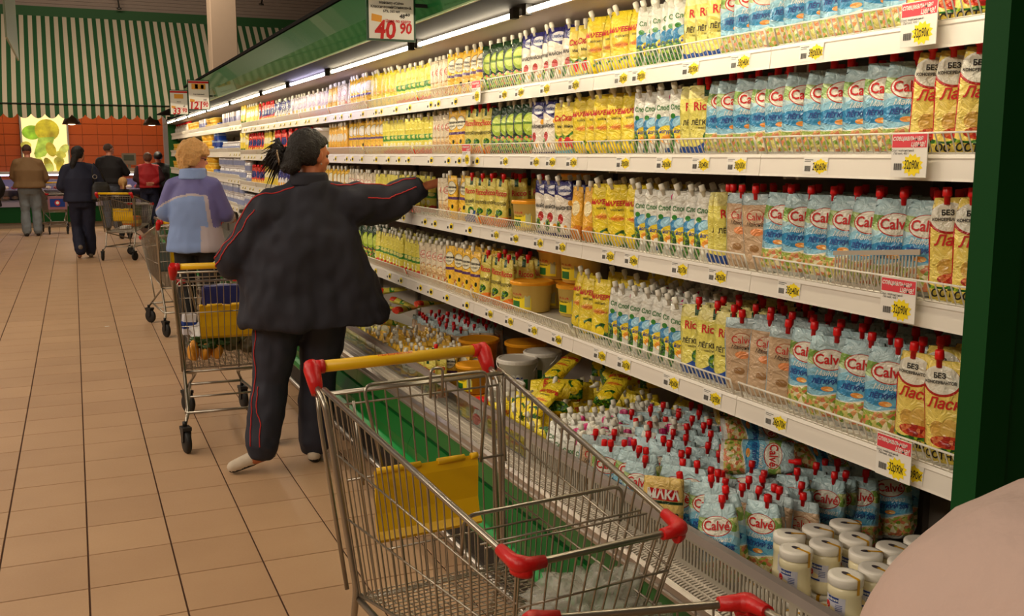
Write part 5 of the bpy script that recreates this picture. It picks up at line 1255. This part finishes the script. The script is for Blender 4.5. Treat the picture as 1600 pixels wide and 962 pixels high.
    if JK.get('sleeves', True):
        for s_ in 'LR':
            sh, el, w = V['sh'+s_], V['el'+s_], V['wr'+s_]; aw_ = JK.get('arm', 1.0)
            seg(q, V['neck']-Vector((0,0,.055)), .070*B**.5, sh-Vector((0,0,.004))+Vector((0,0,0)), .066*aw_**.5*B**.5, 14)
            seg(q, sh-Vector((0,0,.016)), .070*aw_*B**.5, el, .068*aw_, 16); seg(q, el, .068*aw_, w-(w-el).normalized()*.045, .052*aw_, 16, caps=2)
    me = solid(q, vox, 3); wrinkle(me, JK.get('wr', .008), JK.get('ws', 6), 5)
    for m_ in (JK['mats'] if 'mats' in JK else [JK['mat']]): me.materials.append(m_)
    if 'colour' in JK:
        for p in me.polygons: p.material_index = JK['colour'](p.center, V)
    jo = link(JK.get('name', 'jacket'), me, t)
    # hair
    q = nbm(); HR = cfg['hair']; s = cfg.get('hs', 1.0)
    R_ = Matrix.Translation(V['head']) @ Matrix.Rotation(V['head_yaw'], 4, 'Z') @ Matrix.Rotation(V['head_tilt'], 4, 'X')
    b0 = nbm(); bmesh.ops.create_icosphere(b0, subdivisions=4, radius=1)
    vol = HR.get('vol', 1.0)
    for v in list(b0.verts):
        c = v.co.copy(); v.co = Vector((c.x*.086*vol, -.016+c.y*.106*vol, .034+c.z*.100*vol))
    cutf = HR.get('front', .062); low = HR.get('low', -.03)
    for v in b0.verts:      # pull the face opening back
        x, y, z = v.co
        face = (y > .0) and (z < cutf-.35*abs(x))
        if face: v.co.y = min(y, .012-(cutf-z)*.25); v.co.x *= .80
        if z < low: v.co.z = low+(z-low)*.25; 
    mp_ = {v: q.verts.new(R_ @ (v.co*s)) for v in b0.verts}
    for f in b0.faces: q.faces.new([mp_[v] for v in f.verts])
    b0.free()
    for (ax, ra, bx_, rb_) in HR.get('locks', []): seg(q, R_ @ (Vector(ax)*s), ra, R_ @ (Vector(bx_)*s), rb_, 10)
    me = solid(q, .007, 1); wrinkle(me, HR.get('wr', .004), HR.get('ws', 30), 2); me.materials.append(HR['mat']); ho = link('hair', me, t)
    return t, V, jo, T, R_
def wrinkle(me, amp, sc, seed):
    me.update(); nn = [v.normal.copy() for v in me.vertices]
    for v, n_ in zip(me.vertices, nn):
        p = v.co; k = noise.noise(Vector((p.x*sc, p.y*sc, p.z*sc*.55+seed)))+.6*noise.noise(Vector((p.x*sc*2.3+seed, p.y*sc*2.3, p.z*sc*1.6)))
        v.co = p+n_*k*amp
def snap_tube(o, pts, r, m, name, lift=.002, n=40):
    """piping laid on the surface of o along a polyline (local coordinates)"""
    dg = bpy.context.evaluated_depsgraph_get(); me = o.data
    bv = BVHTree.FromPolygons([v.co for v in me.vertices], [p.vertices for p in me.polygons])
    P = [Vector(p) for p in pts]; out = []
    tot = sum((P[i+1]-P[i]).length for i in range(len(P)-1)); 
    for i in range(len(P)-1):
        k = max(2, int(n*(P[i+1]-P[i]).length/tot))
        for j in range(k):
            p = P[i].lerp(P[i+1], j/k); loc, nor, idx, dist = bv.find_nearest(p)
            if loc is not None: out.append(loc+nor*lift)
    q = nbm(); tube(q, out, r, 5); return obj(name, q, m, o)
skin1 = mat('tanned skin', (.72,.42,.27), .5, vary=.06); skin2 = mat('fair skin', (.80,.53,.42), .5, vary=.06)
navy = mat('dark navy cloth', (.165,.165,.205), .75, spec=.3, bump=.15, bscale=400); navy2 = mat('navy tracksuit cloth', (.14,.15,.21), .7, bump=.1, bscale=400)
pip = mat('red piping', (.75,.16,.16), .6); trainer = mat('cream trainer', (.80,.74,.66), .6, vary=.15, vscale=25)
darkhair = mat('dark brown hair', (.085,.055,.042), .55, bump=.6, bscale=120); blond = mat('curly blond hair', (.86,.66,.40), .6, bump=.8, bscale=110, vary=.25, vscale=60)
# ---- the woman reaching to the shelf: origin at her pelvis foot point (1.03, 4.95)
def L1(x, y, z): return (x-1.03, y-4.95, z)
t, V, jo, T, R_ = person('woman with dark clipped-up hair in navy jacket reaching to the third shelf', (1.03, 4.95), 0, 1.66, dict(
    pel=L1(1.03,4.95,.86), waist=L1(1.06,4.95,1.02), chest=L1(1.07,4.95,1.20), neck=L1(1.085,4.945,1.455), head=L1(1.10,4.97,1.562), head_yaw=rad(-62), head_tilt=rad(-4),
    hipL=L1(.93,4.95,.84), hipR=L1(1.15,4.95,.84), kneeL=L1(.865,4.97,.46), kneeR=L1(1.12,5.03,.45), ankL=L1(.805,4.935,.115), ankR=L1(1.085,5.02,.09),
    toeL=L1(.665,4.95,.036), toeR=L1(1.12,5.18,.03), heelL=L1(.845,4.93,.090),
    shL=L1(.895,4.95,1.315), shR=L1(1.27,4.94,1.335), elL=L1(.725,5.00,1.07), wrL=L1(.765,5.24,1.00), elR=L1(1.46,4.93,1.325), wrR=L1(1.655,4.90,1.405),
    handR=Vector((.9,-.05,.25)), palmR=Vector((.1,.3,-1)), handL=Vector((.1,.9,-.05)), palmL=Vector((0,.1,-1))),
    dict(skin=skin1, trousers=navy2, shoe=trainer, bulk=1.22, belly=1.12, tr=1.10, hem=.078, hs=1.02, vox=.01, curlR=.5, curlL=.9, pointR=True,
      jacket=dict(mat=navy, hem=.735, flare=1.38, bulk=1.10, waist=1.10, arm=1.42, wr=.024, ws=8, hemc=Vector(L1(1.10,4.95,.9))),
      hair=dict(mat=darkhair, front=.075, low=-.045, vol=1.02, locks=[((-.01,-.10,-.02),.05,(-.02,-.12,-.055),.038),((0,-.10,0),.05,(0,-.11,-.05),.045)], wr=.005, ws=45)), vox=.011)
wm = t
q = nbm(); rh = random.Random(4)
for k in range(110):     # loose tail fanning out from the clip
    a = Vector((-.045+rh.uniform(-.015,.015), -.125+rh.uniform(-.02,.01), -.005+rh.uniform(-.03,.03)))
    l = rh.uniform(.05, .13); up = rh.gauss(.0, .6)
    d = Vector((-1, -.35+rh.uniform(-.3,.3), up)).normalized(); p1 = a+d*l*.45+Vector((0,0,.012)); p2 = a+d*l+Vector((0,0,-.35*l-rh.uniform(0,.04)))
    tube(q, [R_ @ a, R_ @ p1, R_ @ p2], [.0075,.006,.001], 5)
obj('ponytail', q, darkhair, t)
q = nbm()
for a0 in range(5):
    a = R_ @ Vector((-.070+.006*a0, -.155, -.005-.012*a0)); b = R_ @ Vector((-.045+.003*a0, -.168, .02-.010*a0)); tube(q, [a, (a+b)/2+Vector((0,-.012,.004)), b], .003, 5)
obj('hair_clip', q, mat('silver hair clip', (.75,.65,.52), .3, metal=.7), t)
q = nbm(); bmesh.ops.create_icosphere(q, subdivisions=1, radius=.005); o = obj('earring', q, M['alu'], t); o.location = T(.083,-.002,-.036)
o = obj('earring', (lambda b_: (bmesh.ops.create_icosphere(b_, subdivisions=1, radius=.005), b_)[1])(nbm()), M['alu'], t); o.location = T(-.083,-.002,-.036)
# red piping: along both sleeves and down the trouser leg
def off(p, d): return Vector(p)+Vector(d)
s_, e_, w_ = V['shR'], V['elR'], V['wrR']
for dz, dy in ((.10,-.03),(.035,-.12)):
    snap_tube(jo, [off(V['neck'], (.09,-.06,-.03)) if dz > .05 else off(s_.lerp(e_, .45), (0,dy,dz)), off(s_, (0,dy,dz)) if dz > .05 else off(s_.lerp(e_, .7), (0,dy,dz)), off(e_, (0,dy,dz)), off(w_, (-.03,dy*.8,dz*.8))], .0032, pip, 'piping', n=60)
s_, e_, w_ = V['shL'], V['elL'], V['wrL']
snap_tube(jo, [off(V['neck'], (-.09,-.05,-.03)), off(s_, (-.09,-.02,.04)), off(e_, (-.12,-.02,.02)), off(w_, (-.08,-.05,0))], .0035, pip, 'piping', n=60)
snap_tube(jo, [off(s_, (-.10,-.07,.0)), off(e_, (-.12,-.08,.0)), off(w_, (-.08,-.08,-.02))], .0030, pip, 'piping', n=50)
tr_o = [c for c in t.children if c.name.startswith('trousers')][0]
snap_tube(tr_o, [off(V['hipL'], (-.2,-.05,-.1)), off(V['kneeL'], (-.15,-.07,0)), off(V['ankL'], (-.12,-.10,.03))], .003, pip, 'piping', n=60)
snap_tube(tr_o, [off(V['kneeL'], (-.12,-.10,0)), off(V['ankL'], (-.04,-.15,.03))], .003, pip, 'piping', n=40)
# collar
q = nbm(); loft(q, [(V['neck']+Vector((0,0,-.035)), .098,.090,0), (V['neck']+Vector((.0,-.0,.022)), .090,.086,0), (V['neck']+Vector((0,0,.030)), .080,.076,0)]); me = solid(q, .008, 2); me.materials.append(navy); link('collar', me, t)
# ---- blonde woman
lb = mat('light blue shell cloth', (.50,.60,.80), .6, bump=.12, bscale=300); pu = mat('violet blue cloth', (.40,.39,.62), .6, bump=.12, bscale=300); gy = mat('pale grey cloth', (.70,.66,.68), .6)
def bcol(c, V):
    # c in her own frame; purple yoke and sleeve tops, grey side panels, blue back
    arm = min(((c-V['elR']).length), ((c-(V['shR']+V['elR'])/2).length))
    if c.z > 1.255-1.2*c.x*c.x+.06*c.x: return 1
    if c.x > .145+(1.2-c.z)*.12 and c.z > .98: return 1 if c.y < .14 or c.z > 1.16 else 2
    if c.x > .118+(1.2-c.z)*.12 and c.z > .98: return 2
    if c.x > .085 and c.z < .99: return 2
    if c.z > 1.238-1.2*c.x*c.x+.06*c.x: return 2
    return 0
t, V, jo, T, R_ = person('blonde woman in light-blue and violet jacket leaning on her trolley', (.935, 8.62), rad(-22), 1.66, dict(
    head_yaw=rad(-50), head_tilt=rad(-8), head=(.01,.04,1.535), neck=(0,.0,1.42), elL=(-.245,.0,1.11), wrL=(-.22,.24,1.03), elR=(.225,.06,1.09), wrR=(.21,.30,1.04), shL=(-.16,0,1.32), shR=(.16,0,1.32),
    handL=Vector((.1,.9,-.1)), handR=Vector((-.1,.9,-.1)), palmL=Vector((0,0,-1)), palmR=Vector((0,0,-1))),
    dict(skin=skin2, trousers=mat('black trousers', (.06,.06,.065), .7), shoe=mat('black shoe', (.08,.07,.07), .5), bulk=1.0, belly=1.05,
      jacket=dict(mats=[lb, pu, gy], colour=bcol, hem=.78, flare=1.16, bulk=1.04, waist=.98, arm=1.08, wr=.009, ws=8),
      hair=dict(mat=blond, vol=1.30, front=.055, low=-.06, wr=.018, ws=24, locks=[((0,-.09,-.03),.055,(0,-.08,-.07),.05)])))
q = nbm(); loft(q, [(V['neck']+Vector((0,0,-.05)), .115,.10,0), (V['neck']+Vector((0,.02,.035)), .105,.10,0), (V['neck']+Vector((0,.02,.042)), .085,.08,0)]); me = solid(q, .008, 2); me.materials.append(lb); link('collar', me, t)
q = nbm(); tube(q, [T(-.075,.02,.01), T(-.06,.085,.008), T(.06,.085,.008), T(.075,.02,.01)], .0025, 5); obj('glasses', q, M['rubber'], t)
# ---- background shoppers
tan = mat('olive tan jacket cloth', (.50,.38,.24), .8, vary=.06); jeans = mat('washed blue jeans', (.50,.53,.55), .8, vary=.12, vscale=9); jeansd = mat('grey blue jeans', (.33,.36,.42), .8)
black = mat('black cloth', (.09,.075,.08), .8); nblue = mat('deep navy cloth', (.085,.10,.20), .75); shortb = mat('short brown hair', (.28,.20,.15), .7, bump=.5, bscale=150)
redv = mat('red padded cloth', (.66,.07,.10), .7, vary=.1); darkpl = mat('dark plum sleeve', (.20,.07,.10), .8)
person('man in olive tan jacket and pale jeans at the meat counter', (-.70, 21.6), rad(4), 1.76, dict(elL=(-.26,.06,1.16), wrL=(-.20,.24,1.05), elR=(.29,.05,1.12), wrR=(.22,.22,1.0), head_tilt=rad(-10)),
    dict(skin=skin2, trousers=jeans, shoe=mat('dark brown shoe', (.16,.12,.1), .6), bulk=1.18, bodyvox=.0105, jacket=dict(mat=tan, hem=.93, flare=1.08, bulk=1.15, arm=1.2), hair=dict(mat=shortb, vol=.98, front=.06, low=0)), vox=.014)
t, V, jo, T, R_ = person('woman with long black ponytail in navy clothes walking away', (.165, 16.62), rad(6), 1.69, dict(kneeL=(-.08,.08,.48), ankL=(-.07,-.06,.12), toeL=(-.075,.05,.03), heelL=(-.07,-.12,.17), kneeR=(.09,.05,.47), ankR=(.10,.14,.085), toeR=(.12,.30,.026),
    elL=(-.27,.0,1.10), wrL=(-.20,.17,1.02), elR=(.30,-.02,1.10), wrR=(.26,.14,.98), head_yaw=rad(-40)),
    dict(skin=skin2, trousers=nblue, shoe=mat('pale sole trainer', (.50,.45,.40), .7), sole=mat('pale rubber sole', (.50,.45,.38), .7), bulk=1.10, bodyvox=.0105, jacket=dict(mat=nblue, hem=.86, flare=1.05, bulk=1.12, arm=1.15), hair=dict(mat=darkhair, vol=1.06, front=.07, low=-.05, locks=[((0,-.09,-.02),.05,(-.02,-.13,-.14),.045),((-.02,-.13,-.14),.045,(-.03,-.12,-.30),.025)])), vox=.014)
hb = thing('handbag', 'black shoulder bag with pale pattern on the ponytailed woman', 'bag', (.44, 16.45, 1.02), rad(10))
q = nbm(); loft(q, [((0,0,-.14),.10,.05,0), ((0,0,-.12),.15,.065,0), ((0,0,.08),.13,.055,0), ((0,0,.14),.09,.03,0)]); link('body', solid(q, .012, 2), hb).data.materials.append(mat('patterned bag', (.12,.11,.10), .5, vary=.9, vscale=35))
q = nbm(); tube(q, [(-.10,0,.12), (-.11,-.01,.30), (-.08,.02,.42), (.0,.03,.34), (.08,0,.12)], .010, 6); obj('strap', q, M['rubber'], hb)
q = nbm(); q2 = [(.03*math.cos(a), -.03, .22+.03*math.sin(a)) for a in [2*PI*k/12 for k in range(12)]]; tube(q, [(x-.08, y, z) for x, y, z in q2], .006, 5, closed=True); obj('ring', q, M['alu'], hb)
person('short-haired man in black jacket waiting at the counter', (.80, 22.6), rad(-18), 1.80, dict(elR=(.30,.12,1.20), wrR=(.16,.32,1.18), elL=(-.27,.05,1.18), wrL=(-.18,.25,1.1), head_yaw=rad(-40)),
    dict(skin=skin2, trousers=jeansd, shoe=black, bulk=1.15, bodyvox=.0105, jacket=dict(mat=black, hem=.98, flare=1.0, bulk=1.12, arm=1.2), hair=dict(mat=shortb, vol=.97, front=.06, low=-.01)), vox=.014)
def rcol(c, V):
    return 1 if abs(c.x) > .20 and c.z < 1.33 else 0
person('person in red hooded waistcoat with hands clasped behind the back', (1.585, 23.05), rad(0), 1.60, dict(elL=(-.26,-.06,1.06), wrL=(-.06,-.17,.93), elR=(.26,-.06,1.06), wrR=(.08,-.19,.96), handL=Vector((.9,-.1,0)), handR=Vector((-.9,-.1,-.1))),
    dict(skin=skin2, trousers=nblue, shoe=black, bulk=1.08, bodyvox=.0105, jacket=dict(mats=[redv, darkpl], colour=rcol, hem=.86, flare=1.1, bulk=1.15, arm=1.1, name='waistcoat'), hair=dict(mat=mat('light brown hair', (.42,.28,.20), .7, bump=.5, bscale=120), vol=1.05, front=.06, low=-.05)), vox=.014)
person('person with dark cap behind the red waistcoat', (1.84, 23.55), rad(0), 1.62, dict(),
    dict(skin=skin2, trousers=black, shoe=black, bulk=1.0, bodyvox=.0105, jacket=dict(mat=mat('grey green coat', (.25,.28,.28), .8), hem=.85, bulk=1.05), hair=dict(mat=mat('black cap', (.06,.06,.07), .6), vol=1.08, front=.03, low=-.02)), vox=.016)
k_ = .68
person('child with blond ponytail in black top behind the mid-aisle trolley', (.93, 20.2), rad(0), 1.16, dict(hipL=(-.06,0,.56), hipR=(.06,0,.56), kneeL=(-.07,.02,.31), kneeR=(.07,.02,.31), ankL=(-.07,-.01,.06), ankR=(.07,-.01,.06), toeL=(-.08,.1,.03), toeR=(.08,.1,.03),
    shL=(-.125,0,.86), shR=(.125,0,.86), elL=(-.17,.0,.68), elR=(.17,.0,.68), wrL=(-.15,.10,.54), wrR=(.15,.10,.54), neck=(0,0,.92), head=(0,.01,1.03)),
    dict(skin=skin2, trousers=black, shoe=black, bulk=.78, tr=.85, hem=.06, hs=.92, hands=.7, bodyvox=.0105, jacket=dict(mat=black, hem=.50, flare=1.25, bulk=1.0, arm=.75, name='top'), hair=dict(mat=blond, vol=1.04, front=.06, low=-.04, locks=[((0,-.1,.0),.03,(0,-.12,-.09),.018)])), vox=.014)
person('person in black coat cut off by the left edge', (-1.30, 18.0), rad(-10), 1.66, dict(elR=(.31,-.02,1.05), wrR=(.27,.05,.90), kneeR=(.10,.06,.46), ankR=(.12,-.02,.09), toeR=(.15,.15,.03), ankL=(-.08,.2,.09), toeL=(-.08,.36,.03)),
    dict(skin=skin2, trousers=black, shoe=black, bulk=1.15, bodyvox=.0105, jacket=dict(mat=mat('black coat', (.075,.07,.085), .8), hem=.74, flare=1.15, bulk=1.15, arm=1.15), hair=dict(mat=darkhair, vol=1.04, front=.06, low=-.04)), vox=.014)
# ---- shopper right beside the camera: only a shoulder in a grey-brown jacket reaches into the frame
person('shopper in grey-brown jacket, only a shoulder in the bottom right corner', (.54, .12), rad(-25), 1.68, dict(shL=(-.2075,.0315,1.36), shR=(.20,0,1.36), elL=(-.26,.05,1.10), wrL=(-.18,.17,1.02), neck=(.02,-.03,1.43), head=(.03,-.02,1.56), head_yaw=rad(-40)),
    dict(skin=skin2, trousers=black, shoe=black, bulk=1.12, jacket=dict(mat=mat('grey brown jacket cloth', (.76,.66,.62), .85, bump=.15, bscale=60), hem=.80, bulk=1.15, arm=1.35, wr=.012, ws=10), hair=dict(mat=shortb, vol=1.0, front=.06, low=-.03)), vox=.012)
# ---- scrap of paper on the floor
q = nbm(); bx(q, -.02, .02, -.01, .01, 0, .0015); tag(obj('paper_scrap', q, M['paper'], None, (.245, 9.85, .0005), (0,0,.4)), 'small white scrap of paper lying on the floor tiles in the aisle', 'paper')
print('objects', len(bpy.data.objects))
# ================================================================== BACK ROWS: what stands hidden behind the front rows is kept joined
bpy.context.view_layer.update()
seen = set(); org = cam.matrix_world.translation.copy(); VV = []; FF = []; OW = []
SKIP = ('glass_pane','plastic_bag','glass_front','side_grid','front_grid','rear_gate','wire_fence','rim','cross_bar','floor_grid','printed_lettering','tile','wall_tile','wheel','fork','price_sticker','slotted_fence','air_grille','chassis','printing','caster','piping')
lodof = {}
for (reg, row, key), lst in PLACED.items():
    for y, x, o in lst: lodof[o.name] = K[key]['lod'] if key in K else FARK[key][0]
for o in list(bpy.data.objects):
    if o.type != 'MESH' or o.name.split('.')[0] in SKIP: continue
    r_ = o
    while r_.parent: r_ = r_.parent
    if r_.name in lodof and r_ is not o: continue
    if r_.get('category') in ('person', 'trolley', 'meat'):
        if r_.get('category') != 'person' or o.name.split('.')[0] not in ('jacket', 'trousers', 'waistcoat'): continue
    me = lodof.get(o.name, o.data); mw = o.matrix_world; b0 = len(VV)
    if len(me.polygons) > 60000: continue
    VV.extend([mw @ v.co for v in me.vertices]); FF.extend([[b0+i for i in p.vertices] for p in me.polygons]); OW.extend([r_.name]*len(me.polygons))
bv_ = BVHTree.FromPolygons(VV, FF)
for py in range(0, 962, 3):
    for px in range(0, 1600, 3):
        d = (_f+_r2*((px-800)/1562.7)-_u2*((py-481)/1562.7)).normalized(); loc, nor, idx, dist = bv_.ray_cast(org, d)
        if idx is not None: seen.add(OW[idx])
del VV, FF
packs = {}
for (reg, row, key), lst in PLACED.items():
    for y, x, o in lst:
        if o.name not in seen: packs.setdefault(reg, []).append((key, o))
LODB = {k: p['lod'] for k, p in K.items()}
for k, v in FARK.items(): LODB[k] = v[0]
names_ = {1: 'top shelf', 2: 'second shelf', 3: 'third shelf', 4: 'fourth shelf', 5: 'low bin', 'bin': 'low bin near end'}
ncul = 0
for reg, lst in packs.items():
    bm = nbm(); mats = []
    for key, o in lst:
        me = LODB[key]; n0 = len(bm.faces); off_ = []
        for m_ in me.materials:
            if m_ not in mats: mats.append(m_)
            off_.append(mats.index(m_))
        M_ = Matrix.LocRotScale(o.location, o.rotation_euler, None); vv = [bm.verts.new(M_ @ v.co) for v in me.vertices]
        for p in me.polygons:
            f = bm.faces.new([vv[i] for i in p.vertices]); f.material_index = off_[p.material_index]; f.smooth = True
        for c in list(o.children): bpy.data.objects.remove(c)
        bpy.data.objects.remove(o); ncul += 1
    me = bpy.data.meshes.new('back_row_stock'); bm.to_mesh(me); bm.free()
    for m_ in mats: me.materials.append(m_)
    ob_ = link('back_row_stock', me); stuff(ob_); tag(ob_, 'sauce packs standing hidden behind the front rows of the %s' % names_[reg], 'packs')
print('hidden packs joined', ncul, 'seen', len(seen))
